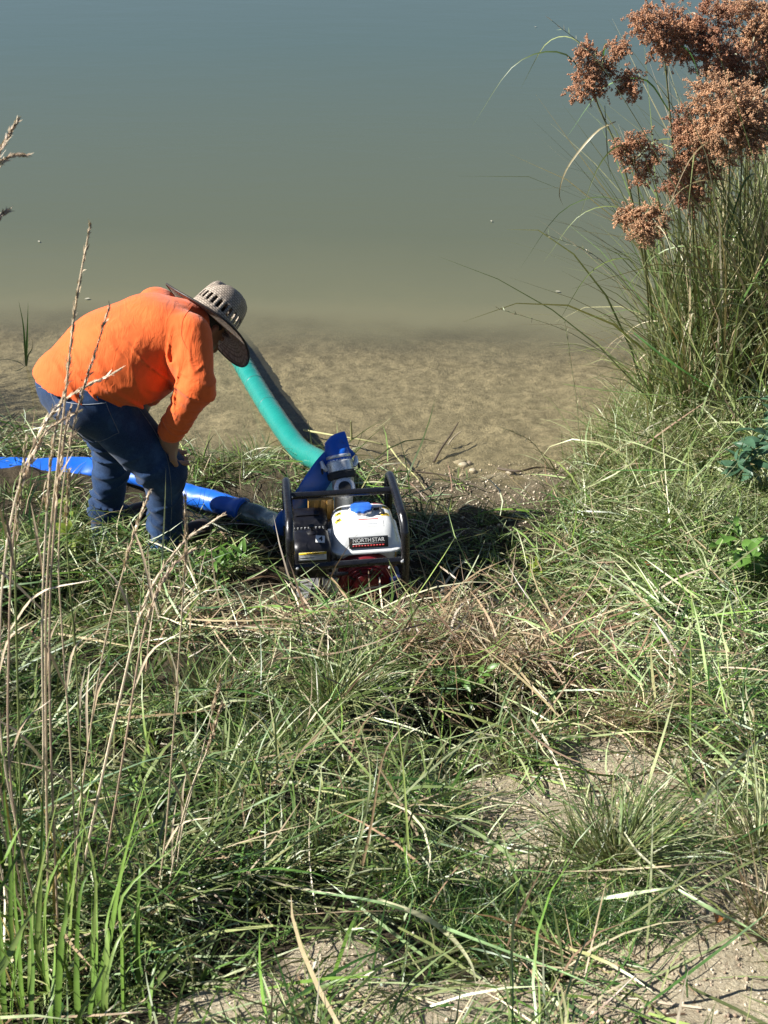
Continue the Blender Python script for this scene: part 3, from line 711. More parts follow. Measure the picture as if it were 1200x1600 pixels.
# ================================================================== PERSON
H_ = .006
class SDF:
    def __init__(s, lo, hi, h):
        s.lo = np.array(lo, float); s.h = h; n = np.ceil((np.array(hi) - s.lo) / h).astype(int) + 1
        s.n = n; s.V = np.full(n, .3, np.float32)
        s.ax = [s.lo[i] + h * np.arange(n[i]) for i in range(3)]
    def sub(s, lo, hi):
        a = [max(0, int((lo[i] - s.lo[i]) / s.h)) for i in range(3)]; b = [min(s.n[i], int((hi[i] - s.lo[i]) / s.h) + 2) for i in range(3)]
        sl = tuple(slice(a[i], max(a[i], b[i])) for i in range(3))
        X = np.stack(np.meshgrid(*[s.ax[i][sl[i]] for i in range(3)], indexing='ij'), -1)
        return sl, X
    def cone(s, a, b, ra, rb, k=.03, wide=None, ws=1.0):
        a = np.array(a, float); b = np.array(b, float); R = max(ra, rb) * max(ws, 1) + k + .03
        sl, X = s.sub(np.minimum(a, b) - R, np.maximum(a, b) + R)
        if X.size == 0: return s
        q = X - a; ab = b - a
        if wide is not None:
            w = np.array(wide, float); w /= np.linalg.norm(w)
            q = q + (q @ w)[..., None] * w * (1 / ws - 1); ab = ab + (ab @ w) * w * (1 / ws - 1)
        t = np.clip((q @ ab) / max(ab @ ab, 1e-9), 0, 1)
        d = np.linalg.norm(q - t[..., None] * ab, axis=-1) - (ra + (rb - ra) * t)
        A = s.V[sl]; h = np.clip(.5 + .5 * (A - d) / k, 0, 1)
        s.V[sl] = A * (1 - h) + d * h - k * h * (1 - h); return s
    def grid(s): return np.stack(np.meshgrid(*s.ax, indexing='ij'), -1).astype(np.float32)
    def plane(s, X, p, n, k=.006):
        n = np.array(n, float); n /= np.linalg.norm(n); d = (X - np.array(p)) @ n
        s.V = np.maximum(s.V, d.astype(np.float32)); return s
    def mesh(s):
        V = s.V; S = V < 0; n = np.array(V.shape)
        c = [S[i:n[0] - 1 + i, j:n[1] - 1 + j, k:n[2] - 1 + k] for i in (0, 1) for j in (0, 1) for k in (0, 1)]
        al = c[0].copy(); an = c[0].copy()
        for q in c[1:]: al &= q; an |= q
        m = an & ~al; cells = np.argwhere(m); idx = np.full(m.shape, -1, np.int64); idx[m] = np.arange(len(cells))
        acc = np.zeros((len(cells), 3)); cnt = np.zeros(len(cells))
        off = [(i, j, k) for i in (0, 1) for j in (0, 1) for k in (0, 1)]
        val = [V[cells[:, 0] + o[0], cells[:, 1] + o[1], cells[:, 2] + o[2]] for o in off]
        for p in range(8):
            for q in range(p + 1, 8):
                if sum(abs(off[p][i] - off[q][i]) for i in range(3)) != 1: continue
                a, b = val[p], val[q]; x = (a < 0) != (b < 0)
                t = np.where(x, a / np.where(x, a - b, 1), 0)
                pt = np.array(off[p])[None] + t[:, None] * (np.array(off[q]) - np.array(off[p]))[None]
                acc[x] += pt[x]; cnt[x] += 1
        P3 = s.lo + (cells + acc / cnt[:, None]) * s.h
        Q = []
        for axn in range(3):
            u_, v_ = (axn + 1) % 3, (axn + 2) % 3
            sa = [slice(None)] * 3; sb = [slice(None)] * 3; sa[axn] = slice(0, -1); sb[axn] = slice(1, None)
            A = S[tuple(sa)]; B = S[tuple(sb)]; E = np.argwhere(A != B)
            ok = (E[:, u_] > 0) & (E[:, v_] > 0) & (E[:, u_] < n[u_] - 1) & (E[:, v_] < n[v_] - 1); E = E[ok]
            fl_ = A[E[:, 0], E[:, 1], E[:, 2]]
            def g(du, dv):
                C = E.copy(); C[:, u_] -= du; C[:, v_] -= dv; return idx[C[:, 0], C[:, 1], C[:, 2]]
            q = np.stack([g(1, 1), g(0, 1), g(0, 0), g(1, 0)], 1); q[~fl_] = q[~fl_][:, ::-1]; Q.append(q)
        return P3, np.concatenate(Q)

fdir = np.array([.82, .57, 0]); fdir /= np.linalg.norm(fdir); ldir = np.array([-fdir[1], fdir[0], 0]); zd = np.array([0, 0, 1.])
pel = np.array([-1.15, 5.14, .875]); rhip = pel - ldir * .105; lhip = pel + ldir * .105
rkne = np.array([-.866, 5.09, .55]); lkne = np.array([-1.10, 5.375, .53])
rank = np.array([-.872, 5.10, .20]); lank = np.array([-1.155, 5.36, .20])
che = np.array([-.90, 5.26, 1.03]); nek = np.array([-.775, 5.33, 1.07])
rsho = np.array([-.735, 5.17, 1.085]); lsho = np.array([-.90, 5.47, 1.07])
relb = np.array([-.700, 5.0, .94]); lelb = np.array([-.80, 5.50, .83])
rwri = np.array([-.825, 5.05, .725]); lwri = np.array([-.98, 5.44, .69])
hed = P(320, 511, 5.42); hn = np.array([.63, .50, .60]); hn /= np.linalg.norm(hn)
tdir = (che - pel); tdir /= np.linalg.norm(tdir)
hr = np.cross(hn, zd); hr = fdir - hn * (fdir @ hn); face = (fdir * .5 - zd * .8); face -= hn * (face @ hn); face /= np.linalg.norm(face); hside = np.cross(hn, face)
LO, HI = (-1.62, 4.72, -.02), (-.40, 5.86, 1.36)

person = thing('person', 'person in orange long sleeves and blue jeans bending over, hand on knee', 'person', (-1.0, 5.23, .1))
POFF = np.array([-1.0, 5.23, .1])
def pmesh(name, S, m, parent=person):
    V, F = S.mesh(); return npmesh(name, V - POFF, F, m, parent)

# --- jeans
J = SDF((-1.6, 4.75, -.02), (-.6, 5.7, 1.12), .0065)
J.cone(rhip - zd * .03 + fdir * .03, rkne, .122, .092, .05).cone(lhip, lkne, .125, .085, .05)
J.cone(rkne, rank + zd * .02, .078, .067, .04).cone(lkne, lank + zd * .02, .078, .067, .04)
J.cone(rank, rank - zd * .1, .07, .075, .02).cone(lank, lank - zd * .1, .07, .075, .02)
J.cone(pel - ldir * .075 - fdir * .01, pel + ldir * .075 - fdir * .01, .132, .132, .05)
J.cone(pel, pel + tdir * .14 + fdir * .02, .145, .14, .05, ldir, 1.16)
X = J.grid()
def foldf(X, c, d, lam, rr, ph=0., nz=3., o=0):
    # irregular folds: ridged noise stretched across the fold direction
    d = np.array(d) / np.linalg.norm(d); e = np.cross(d, [.31, .2, .93]); e /= np.linalg.norm(e); g = np.cross(d, e)
    Q = X - np.array(c); r2 = (Q * Q).sum(-1); w = np.exp(-r2 / rr ** 2)
    q = Q @ d + .35 * lam * 2 * vn3(X, 9, o + 3); a_, b_ = Q @ e, Q @ g
    n = vn2(q / lam * .95 + 7.7 * o, (a_ + .6 * b_) / (3.6 * lam) + 3.1 * o, o) + .45 * vn2(q / lam * 2.4 + 1.3 * o, (a_ - .5 * b_) / (2.6 * lam), o + 2)
    return w * (np.clip(1 - np.abs(n) * 5.5, 0, 1) ** 1.3 * 2.4 - .5)
J.V -= (.014 * foldf(X, rank + zd * .03, zd + .5 * fdir, .085, .13, 0, 2.2, 1) + .014 * foldf(X, lank + zd * .03, zd + .45 * fdir, .08, .13, 1, 2.2, 2)
        + .007 * foldf(X, rkne - fdir * .06 - zd * .03, zd * .9 - fdir * .5, .06, .13, 0, 2, 3) + .007 * foldf(X, lkne - fdir * .06 - zd * .03, zd * .9 - fdir * .4, .06, .15, 0, 2, 4)
        + .006 * foldf(X, rhip + fdir * .1, fdir + .6 * zd, .07, .14, 0, 2, 5) + .004 * foldf(X, pel - fdir * .1 - zd * .1, zd + .2 * ldir, .07, .15, 0, 2, 8) + .004 * vn3(X, 14, 7)).astype(np.float32)
J.plane(X, pel + tdir * .17, tdir)
def mat_denim():
    m, b = new_mat('denim')
    tc = nn(m, 'ShaderNodeTexCoord'); w = nn(m, 'ShaderNodeTexWave'); w.inputs['Scale'].default_value = 260; w.inputs['Distortion'].default_value = .6; w.wave_profile = 'SIN'; w.bands_direction = 'DIAGONAL'
    ln(m, tc.outputs['Object'], w.inputs[0])
    n1 = noise(m, 6, 5, .65); n2 = noise(m, 240, 2)
    c = ramp(m, n1, [(.3, (.005, .014, .042)), (.52, (.012, .032, .085)), (.75, (.05, .11, .235))])
    c = mix(m, ramp(m, n2, [(.35, 0.), (.7, .3)]), c, (.05, .10, .20))
    ln(m, c, b.inputs['Base Color']); b.inputs['Roughness'].default_value = .85; b.inputs['Specular IOR Level'].default_value = .15
    ln(m, bump(m, w.outputs['Fac'], .25, .001), b.inputs['Normal']); b.inputs['Sheen Weight'].default_value = .1
    return m
DENIM = mat_denim(); jeans = pmesh('jeans', J, DENIM)

# --- shirt
T = SDF((-1.6, 4.72, .5), (-.45, 5.85, 1.36), .006)
belly = pel * .5 + che * .5
T.cone(pel - tdir * .03 + zd * .02, belly, .172, .198, .06, ldir, 1.16).cone(belly, che, .198, .172, .06, ldir, 1.18)
T.cone(che - zd * .03, nek, .15, .085, .06, ldir, 1.2)
T.cone(rsho - tdir * .06 + ldir * .08, lsho - tdir * .06 - ldir * .08, .115, .115, .05)
T.cone(nek - tdir * .02, nek + (hed - nek) * .25, .085, .075, .04)
T.plane(T.grid(), (-1.33, 5.1, .955), (-.22, 0, -1))
T.cone(rsho, relb, .086, .07, .035).cone(relb, rwri + (relb - rwri) * .12, .066, .05, .022)
T.cone(lsho, lelb, .086, .068, .035).cone(lelb, lwri + (lelb - lwri) * .12, .064, .05, .022)
X = T.grid()
arm = (relb - rsho); arm /= np.linalg.norm(arm); fore = (rwri - relb); fore /= np.linalg.norm(fore)
pit = rsho * .55 + relb * .45 - tdir * .1
hem = pel - tdir * .045
T.V -= (.0065 * foldf(X, hem + tdir * .05 - ldir * .1, tdir + .25 * ldir, .05, .17, 0, 2.6, 11) + .006 * foldf(X, hem + tdir * .08 - ldir * .2 - zd * .05, tdir + .5 * zd, .055, .15, 1, 2.4, 12)
        + .0075 * foldf(X, pit, tdir * .8 + arm * .6, .045, .12, 0, 1.6, 13) + .006 * foldf(X, pit - tdir * .1 + zd * .02, tdir + .35 * zd, .05, .13, 0, 1.5, 14)
        + .008 * foldf(X, relb - (rsho - relb) * .0 + fore * .02, fore + .4 * arm, .038, .085, 0, 1.6, 15) + .006 * foldf(X, rwri - fore * .07, fore, .034, .07, 0, 1.8, 16)
        + .006 * foldf(X, belly - zd * .16 - ldir * .12, zd + .4 * tdir, .06, .14, 0, 2.2, 17) + .004 * vn3(X, 11, 18) + .0018 * vn3(X, 40, 19)).astype(np.float32)
# hem and collar openings
def mat_shirt():
    m, b = new_mat('orange_knit')
    n1 = noise(m, 5, 3); n2 = noise(m, 420, 2, .5)
    c = mix(m, ramp(m, n1, [(.35, 0.), (.65, 1.)]), (.66, .105, .018), (.76, .14, .028))
    c = mix(m, ramp(m, n2, [(.4, 0.), (.65, .25)]), c, (.62, .09, .015))
    ln(m, c, b.inputs['Base Color']); b.inputs['Roughness'].default_value = .8; b.inputs['Specular IOR Level'].default_value = .2
    b.inputs['Sheen Weight'].default_value = .15; mp = nn(m, 'ShaderNodeMapping'); tc = nn(m, 'ShaderNodeTexCoord'); ln(m, tc.outputs['Object'], mp.inputs[0]); mp.inputs['Rotation'].default_value = (0, rad(35), rad(25)); mp.inputs['Scale'].default_value = (16, 5, 7)
    nc = nn(m, 'ShaderNodeTexNoise'); ln(m, mp.outputs[0], nc.inputs['Vector']); nc.inputs['Scale'].default_value = 1.4; nc.inputs['Detail'].default_value = 5; nc.inputs['Distortion'].default_value = .8
    rd = ramp(m, nc.outputs['Fac'], [(.38, 0.), (.5, 1.), (.56, .2), (.7, .6)])
    b2 = nn(m, 'ShaderNodeBump'); b2.inputs['Strength'].default_value = .2; b2.inputs['Distance'].default_value = .007; ln(m, rd, b2.inputs['Height'])
    ln(m, bump(m, n2, .3, .001), b2.inputs['Normal']); ln(m, b2.outputs[0], b.inputs['Normal'])
    return m
SHIRT = mat_shirt(); shirt = pmesh('shirt', T, SHIRT)

# --- body: one continuous figure under the clothes
SKIN = solid('skin', (.30, .155, .09), .5, var=.12, vscale=20, bmp=.08, bscale=200)
B = SDF(LO, HI, .0062)
B.cone(pel, belly, .12, .13, .05, ldir, 1.1).cone(belly, che, .13, .12, .05, ldir, 1.15).cone(che, nek, .12, .06, .05)
B.cone(rhip, rkne, .09, .06, .04).cone(rkne, rank - zd * .06, .055, .045, .03).cone(lhip, lkne, .09, .06, .04).cone(lkne, lank - zd * .06, .055, .045, .03)
B.cone(rsho, relb, .06, .045, .03).cone(relb, rwri, .043, .033, .02).cone(lsho, lelb, .06, .045, .03).cone(lelb, lwri, .043, .033, .02)
B.cone(nek, hed - hn * .06 - face * .03, .062, .058, .03)
B.cone(hed + hn * .03 - face * .012, hed - hn * .035 + face * .012, .082, .070, .04, hside, .86).cone(hed - hn * .05 + face * .03, hed - hn * .095 + face * .05, .058, .035, .03)
B.cone(hed + face * .082 - hn * .0, hed + face * .102 - hn * .035, .009, .016, .012)                       # nose
B.cone(hed + face * .078 + hn * .012 - hside * .03, hed + face * .078 + hn * .012 + hside * .03, .011, .011, .012)   # brow
B.cone(hed + face * .083 - hn * .065 - hside * .018, hed + face * .083 - hn * .065 + hside * .018, .008, .008, .008)  # lips
for sg in (-1, 1): B.cone(hed + hside * sg * .074 - face * .01 + hn * .015, hed + hside * sg * .07 - face * .008 - hn * .03, .014, .010, .008)
def hand(w, el, dn, side):
    """palm and five fingers closing round the front of the thigh"""
    f = (w - el); f /= np.linalg.norm(f); f = f * .7 + dn * .55; f /= np.linalg.norm(f)
    s_ = np.cross(f, dn); s_ /= np.linalg.norm(s_); n_ = np.cross(s_, f); n_ = n_ if n_ @ dn > 0 else -n_
    pa = w + f * .03; pb = w + f * .085
    B.cone(w, pa, .032, .036, .02, s_, 1.15).cone(pa, pb, .03, .027, .02, s_, 1.5)
    for i, (o, L_) in enumerate(((-.033, .075), (-.011, .085), (.012, .08), (.033, .064))):
        a = pb + s_ * o * 1.05; b = a + f * L_ * .42 + n_ * .008; c = b + f * L_ * .3 + n_ * .022; d = c + f * L_ * .18 + n_ * .026
        B.cone(a - f * .02, b, .0115, .0108, .006).cone(b, c, .0108, .0098, .005).cone(c, d, .0098, .0085, .005)
    t0 = w + f * .03 + s_ * side * .034; t1 = t0 + f * .038 + s_ * side * .03; t2 = t1 + f * .03 + s_ * side * .006 + n_ * .01
    B.cone(t0, t1, .016, .0125, .01).cone(t1, t2, .0125, .010, .006)
hand(rwri, relb, fdir * .75 - zd * .75, 1); hand(lwri, lelb, fdir * .3 - zd * .9, -1)
body = pmesh('body', B, SKIN)
EYE = solid('eye', (.55, .5, .45), .2)
for sg in (-1, 1): MB().lathe([(.0, -.011), (.008, -.008), (.0115, 0), (.008, .008), (.0, .011)], tuple(hed + face * .073 - hn * .008 + hside * sg * .03 - POFF), tuple(face), n=14, cap=False).build('eye', EYE, person)
HAIR = solid('hair', (.012, .01, .009), .6, bmp=.6, bscale=120)
Hs = SDF(hed - .17, hed + .17, .006); Hs.cone(hed + hn * .03 - face * .024, hed - hn * .03 - face * .03, .084, .074, .03, hside, .9)
Xh = Hs.grid(); Hs.V -= .004 * vn3(Xh, 60, 3).astype(np.float32); Hs.plane(Xh, hed + face * .035, face); pmesh('hair', Hs, HAIR)
# boots
BOOT = solid('boot_leather', (.03, .022, .017), .55, bmp=.3)
for an in (rank, lank):
    S_ = SDF(an - np.array([.2, .2, .25]), an + np.array([.28, .28, .1]), .007); g = float(gz(an[0], an[1])) + .035
    hl0 = np.array([an[0], an[1], g]); S_.cone(hl0 - fdir * .02, hl0 + fdir * .16, .042, .04, .02, ldir, 1.05).cone(hl0, an - zd * .02, .045, .045, .03)
    Xs = S_.grid(); S_.plane(Xs, (0, 0, g - .035), (0, 0, -1)); pmesh('boot', S_, BOOT)

# seams, pocket and waistband as raised stitching lines that follow the jeans
THREAD = solid('seam_thread', (.11, .13, .17), .8, var=.4, vscale=90)
deps = bpy.context.evaluated_depsgraph_get(); deps.update()
jb = BVHTree.FromObject(jeans, deps); sb_ = BVHTree.FromObject(shirt, deps)
def seam(uv, name, m, parent, bvh, rr=.0014, n=40):
    pts = []
    q = bez([(a, b, 0) for a, b in uv], n)
    for a, b, _ in q:
        h = bvh.ray_cast(Vector(CAM - POFF), Vector(ray(a, b)))
        if h[0] is not None and (h[0] - Vector(CAM - POFF)).length < 7.5: pts.append(h[0] + h[1] * .0006)
    if len(pts) > 4: MB().tube(pts, rr, 6).build(name, m, parent)
PALE = solid('pale_stitch', (.30, .33, .38), .8)
seam([(60, 606), (90, 606), (140, 612), (190, 622), (225, 632)], 'waistband_seam', THREAD, jeans, jb, .0018)
seam([(72, 588), (76, 606), (92, 640), (118, 676), (140, 690)], 'centre_seam', THREAD, jeans, jb, .0022)
seam([(100, 628), (130, 632), (160, 630), (166, 628)], 'pocket_edge', PALE, jeans, jb, .0014)
seam([(165, 628), (172, 646), (186, 676)], 'pocket_edge', THREAD, jeans, jb, .0014)
seam([(186, 676), (150, 690), (118, 672)], 'pocket_edge', THREAD, jeans, jb, .0012)
seam([(205, 625), (222, 645), (245, 680), (262, 720), (268, 780), (266, 840)], 'outer_seam', THREAD, jeans, jb, .0016)
for uv in ([(75, 592), (77, 612)], [(150, 598), (152, 622)], [(196, 612), (199, 632)]): seam([uv[0], (sum(q[0] for q in uv) / 2, sum(q[1] for q in uv) / 2), uv[1]], 'belt_loop', DENIM, jeans, jb, .005, 12)
OSE = solid('shirt_seam', (.55, .09, .015), .8)
seam([(300, 478), (286, 500), (284, 525), (292, 545)], 'armhole_seam', OSE, shirt, sb_, .0010)
# sleeve cuffs
for w, el in ((rwri, relb), (lwri, lelb)):
    f = Vector(el - w).normalized(); MB().lathe([(.046, .016), (.0525, .02), (.0535, .04), (.050, .05)], tuple(w - POFF), tuple(f), n=24).build('cuff', SHIRT, shirt)

# --- hat
def mat_straw():
    m, b = new_mat('woven_straw')
    tc = nn(m, 'ShaderNodeTexCoord'); ch = nn(m, 'ShaderNodeTexChecker'); ch.inputs['Scale'].default_value = 150; ln(m, tc.outputs['UV'], ch.inputs[0])
    br = nn(m, 'ShaderNodeTexBrick'); br.inputs['Scale'].default_value = 1; br.inputs['Brick Width'].default_value = .015; br.inputs['Row Height'].default_value = .0095; br.inputs['Mortar Size'].default_value = .0018
    ln(m, tc.outputs['UV'], br.inputs[0]); br.inputs['Color1'].default_value = (1, 1, 1, 1); br.inputs['Color2'].default_value = (.75, .75, .75, 1); br.inputs['Mortar'].default_value = (.15, .15, .15, 1)
    n1 = noise(m, 40, 4)
    c = mix(m, ramp(m, n1, [(.3, 0.), (.7, 1.)]), (.34, .27, .205), (.54, .45, .36))
    c = mix(m, .7, c, br.outputs['Color'], 'MULTIPLY')
    ln(m, c, b.inputs['Base Color']); b.inputs['Roughness'].default_value = .7
    ln(m, bump(m, br.outputs['Color'], .8, .003), b.inputs['Normal'])
    return m
STRAW = mat_straw(); BIND = solid('hat_binding', (.02, .013, .011), .6)
hat = thing('straw_hat', 'wide brimmed woven straw hat with vent slots and dark edge worn by the bending person', 'hat', tuple(hed + hn * .035))
hat.rotation_mode = 'QUATERNION'
hx = Vector(face); hz = Vector(hn); hy = hz.cross(hx); hat.rotation_quaternion = Matrix((hx, hy, hz)).transposed().to_quaternion()
BR = .215
def brim_z(r_, t):
    q = (r_ - .1) / .115; c_ = math.cos(t)
    return -.012 * q + q * q * ((-.042 if c_ > 0 else -.004) * c_ * c_ + .014 * math.sin(t) ** 2 + .005 * math.sin(3 * t + 1))
def radial(name, rows, n, holes=None, m=STRAW, parent=hat):
    V, F, UV = [], [], []
    for j, row in enumerate(rows):
        for i in range(n):
            t = 2 * math.pi * i / n; V.append(row(t))
    for j in range(len(rows) - 1):
        for i in range(n):
            if holes and holes(j, i): continue
            F.append((j * n + i, j * n + (i + 1) % n, (j + 1) * n + (i + 1) % n, (j + 1) * n + i))
    me = bpy.data.meshes.new(name); me.from_pydata([tuple(v) for v in V], [], F)
    uv = me.uv_layers.new(name='UVMap')
    for p in me.polygons:
        i0 = p.vertices[0] % n
        for l in p.loop_indices:
            v = me.loops[l].vertex_index; i = v % n
            if i == 0 and i0 == n - 1: i = n
            co = me.vertices[v].co; uv.data[l].uv = (i / n * .62, math.hypot(co.x, co.y) * 1.0 + co.z * 1.0 if name == 'hat_brim' else co.z * 1.0 + .3 - math.hypot(co.x, co.y) * .6)
    me.update(); o = link(name, me, m, parent); return o
brows = [(lambda t, r_=r_: (r_ * (1.06 if False else 1) * math.cos(t) * 1.04, r_ * math.sin(t) * .98, brim_z(r_, t))) for r_ in np.linspace(.098, BR, 14)]
brim = radial('hat_brim', brows, 96)
sol = brim.modifiers.new('thick', 'SOLIDIFY'); sol.thickness = .004; sol.offset = 0
MB().tube([(BR * math.cos(t) * 1.04, BR * math.sin(t) * .98, brim_z(BR, t)) for t in np.linspace(0, 2 * math.pi, 97)], .0045, 8, cap=False).build('hat_binding', BIND, hat)
prof = [(.099, 0), (.098, .012), (.096, .024), (.0945, .034), (.0935, .044), (.092, .054), (.0905, .064), (.0885, .076), (.086, .088), (.082, .1), (.075, .111), (.064, .119), (.048, .1235), (.03, .1245), (.012, .124), (.0005, .1238)]
prof = [(a * 1.05, b * 1.2) for a, b in prof]
def crow(r_, z_):
    def f(t):
        d = max(0, z_ - .07) / .055
        dent = -.018 * d * math.exp(-(math.sin(t) * r_ / .026) ** 2) + (.004 * d)
        pinch = 1 - .10 * d * math.exp(-((abs(math.sin(t)) - .8) / .3) ** 2) * (1 if math.cos(t) > 0 else .2)
        return (r_ * 1.08 * math.cos(t) * pinch, r_ * .95 * math.sin(t) * pinch, z_ + dent)
    return f
crown = radial('hat_crown', [crow(a, b) for a, b in prof], 96, holes=lambda j, i: j in (3, 4, 5) and i % 4 in (0, 1))
sol = crown.modifiers.new('thick', 'SOLIDIFY'); sol.thickness = .0035; sol.offset = -1
MB().tube([(crow(.106, .006)(t)) for t in np.linspace(0, 2 * math.pi, 65)], .003, 6, cap=False).build('hat_cord', STRAW, hat)

# ================================================================== PLANTS ONE CAN TELL APART
def grass_tuft(cu, cv, n, L, label, wts, spread=.06, w=(.0025, .0048), e=1.15, lean=(0, 0), bend=.7, seed=0, group='grass tufts on the bank', lift=0):
    global rng
    r = np.random.default_rng(100 + seed); rng = r; c = G(cu, cv)
    rr = np.abs(r.normal(0, spread, n)); aa = r.uniform(0, 2 * np.pi, n)
    x, y = c[0] + rr * np.cos(aa), c[1] + rr * np.sin(aa)
    e0 = np.clip(r.normal(e, .2, n) - rr / spread * .22, .15, 1.5); az = aa + r.normal(0, .5, n)
    az = np.arctan2(np.sin(az) + lean[1], np.cos(az) + lean[0])
    col = pick(n, wts, r); tip = col * .6 + .4 * pick(n, {'straw': 1, 'olive': 1, 'pale': 1}, r)
    base = col * .55 + .45 * np.array([(.30, .24, .13)])
    V, F, C = blade_geo(np.stack([x, y, gz(x, y) - .006], 1), az, L * r.uniform(.45, 1.1, n), e0, np.abs(r.normal(bend, .4, n)), r.uniform(*w, n), base, 5, tip)
    C2 = np.repeat(np.repeat(col, 6, 0).reshape(n, 6, 3), 2, 1).reshape(-1, 3); f = np.tile(np.repeat([0, .5, 1, 1, .8, .5], 2), n)[:, None]; C = C * (1 - f * .7) + C2 * f * .7
    o = npmesh('grass_tuft', V - c, F, BLADE, col=C); o.location = c
    return tag(o, label, 'grass tuft', group)
grass_tuft(965, 1345, 420, .27, 'wide green grass tuft standing alone on the bare tan soil', {'olive': 3, 'green': 2, 'pale': 1.6}, .055, (.003, .0055), lean=(.35, .1), seed=1)
grass_tuft(905, 1330, 120, .19, 'small green tuft leaning away at the foot of the wide tuft', {'green': 3, 'olive': 2}, .03, (.0025, .0045), lean=(-.8, 0), seed=2)
grass_tuft(1185, 1330, 300, .30, 'upright green tuft on the bare soil beside the wide tuft', {'olive': 3, 'pale': 1.5, 'fresh': .6}, .06, (.003, .0055), seed=3)
grass_tuft(1190, 1440, 140, .24, 'dry tan and green tuft at the edge of the bare soil', {'straw': 3, 'olive': 2, 'brown': 1}, .04, seed=4)
grass_tuft(520, 1110, 420, .27, 'bushy green tuft on the mound in front of the pump', {'green': 2.5, 'olive': 2.5, 'pale': .9}, .07, (.003, .0055), lean=(-.45, 0), seed=5)
grass_tuft(600, 985, 220, .18, 'short pale dry tuft close in front of the pump engine', {'straw': 3, 'pale': 2, 'fresh': .5}, .07, lean=(0, 0), bend=1.0, seed=6)
grass_tuft(490, 965, 160, .18, 'yellow green tuft before the pump frame under the air cleaner', {'fresh': 2, 'pale': 2, 'straw': 1}, .05, seed=7)
grass_tuft(760, 1030, 360, .19, 'brown dry tuft above the dark hollow in the bank', {'brown': 4, 'straw': 2}, .09, bend=1.1, seed=8)
grass_tuft(990, 1130, 240, .17, 'reddish brown dry tuft among pale cut grass', {'brown': 3, 'straw': 3}, .06, bend=.9, lean=(.2, .3), seed=9)
grass_tuft(345, 1100, 300, .26, 'dark grey green tuft beside the bushy mound tuft', {'green': 3, 'blue': 1, 'brown': 1.3}, .06, lean=(.3, 0), seed=10)
grass_tuft(420, 800, 110, .2, 'thin wiry tuft between the boots and the wrapped hose joint', {'green': 2, 'olive': 3}, .08, (.0015, .003), lean=(.4, .3), seed=11)
grass_tuft(385, 735, 200, .2, 'fine green tuft at the waterline beside the green hose', {'green': 2, 'olive': 2, 'fresh': .5}, .09, (.0015, .003), bend=1.2, seed=12)
grass_tuft(700, 800, 70, .12, 'little yellow green tuft on the mud behind the pump frame', {'fresh': 2, 'pale': 2}, .05, bend=1.2, seed=13)
grass_tuft(880, 880, 120, .16, 'reddish stubble tuft beside the shadow of the pump', {'brown': 3, 'straw': 2}, .05, bend=.5, seed=14)

# --- tall seeding grass stems in front of the camera, on the near bank
PINK = [(.54, .42, .28), (.62, .51, .36), (.44, .32, .22)]
def seed_stem(uvs, y0, y1, label, rr=.0022, head=.28, seed=0, hw=.012, green=False, base=True):
    """uvs run from the base to the tip"""
    r = np.random.default_rng(300 + seed); n = len(uvs)
    pts = [P(u, v, y0 + (y1 - y0) * k / (n - 1)) for k, (u, v) in enumerate(uvs)]
    if base:
        b = pts[0]; b[2] = min(b[2], float(gz(b[0], b[1])) - .01) if b[2] - float(gz(b[0], b[1])) < .12 else b[2]
        if b[2] > float(gz(b[0], b[1])): pts.insert(0, np.array([b[0] + .02, b[1] + .01, float(gz(b[0], b[1])) - .01]))
    c = bez(pts, 36); o0 = c[0].copy(); t = thing('seed_grass_stem', label, 'grass stem', tuple(o0), 0, 'tall dry seed stems at the near edge')
    sm = solid('dry_stem', (.20, .24, .08) if green else PINK[seed % 3], .6, var=.3, vscale=25, spec=.3)
    MB().tube([tuple(p - o0) for p in c], list(np.linspace(rr * 1.15, rr * .65, 36)), 6).build('stem', sm, t)
    L = np.linalg.norm(np.diff(c, axis=0), axis=1); s = np.concatenate([[0], np.cumsum(L)]); k0 = s[-1] - head
    m = 130; q = k0 + head * r.random(m) ** .85; px = np.stack([np.interp(q, s, c[:, i]) for i in range(3)], 1)
    dr = np.stack([np.interp(np.minimum(q + .02, s[-1]), s, c[:, i]) - np.interp(q - .02, s, c[:, i]) for i in range(3)], 1); dr /= np.linalg.norm(dr, axis=1, keepdims=True)
    f = (q - k0) / head; az = np.arctan2(dr[:, 1], dr[:, 0]); el_ = np.arcsin(np.clip(dr[:, 2], -1, 1))
    px = px + r.normal(0, hw * .2, (m, 3)) * (1 - f * .6)[:, None]
    col = np.array(PINK)[r.integers(0, 3, m)] * r.uniform(.9, 1.25, (m, 1))
    V, F, C = blade_geo(px, az + r.normal(0, .2, m), r.uniform(.010, .024, m) * (1.1 - .4 * f), el_ + r.normal(0, .14, m), r.normal(0, .4, m), r.uniform(.0025, .0048, m), col, 2, clamp=None)
    npmesh('seed_head', V - o0, F, DRY, t, col=C)
    # one or two dry sheath leaves
    for j in range(2):
        i = int(r.uniform(6, 20)); a = c[i]; d = r.normal(0, 1, 3) * np.array([.08, .04, .0])
        V, F = ribbon_geo([a - o0, a - o0 + d * .5 + np.array([0, 0, .10]), a - o0 + d * 1.3 + np.array([0, 0, .15])], .006, n=8)
        npmesh('leaf', V, F, DRY, t, col=np.tile(np.array(PINK[j]) * (1 if not green else .6), (len(V), 1)))
    return t
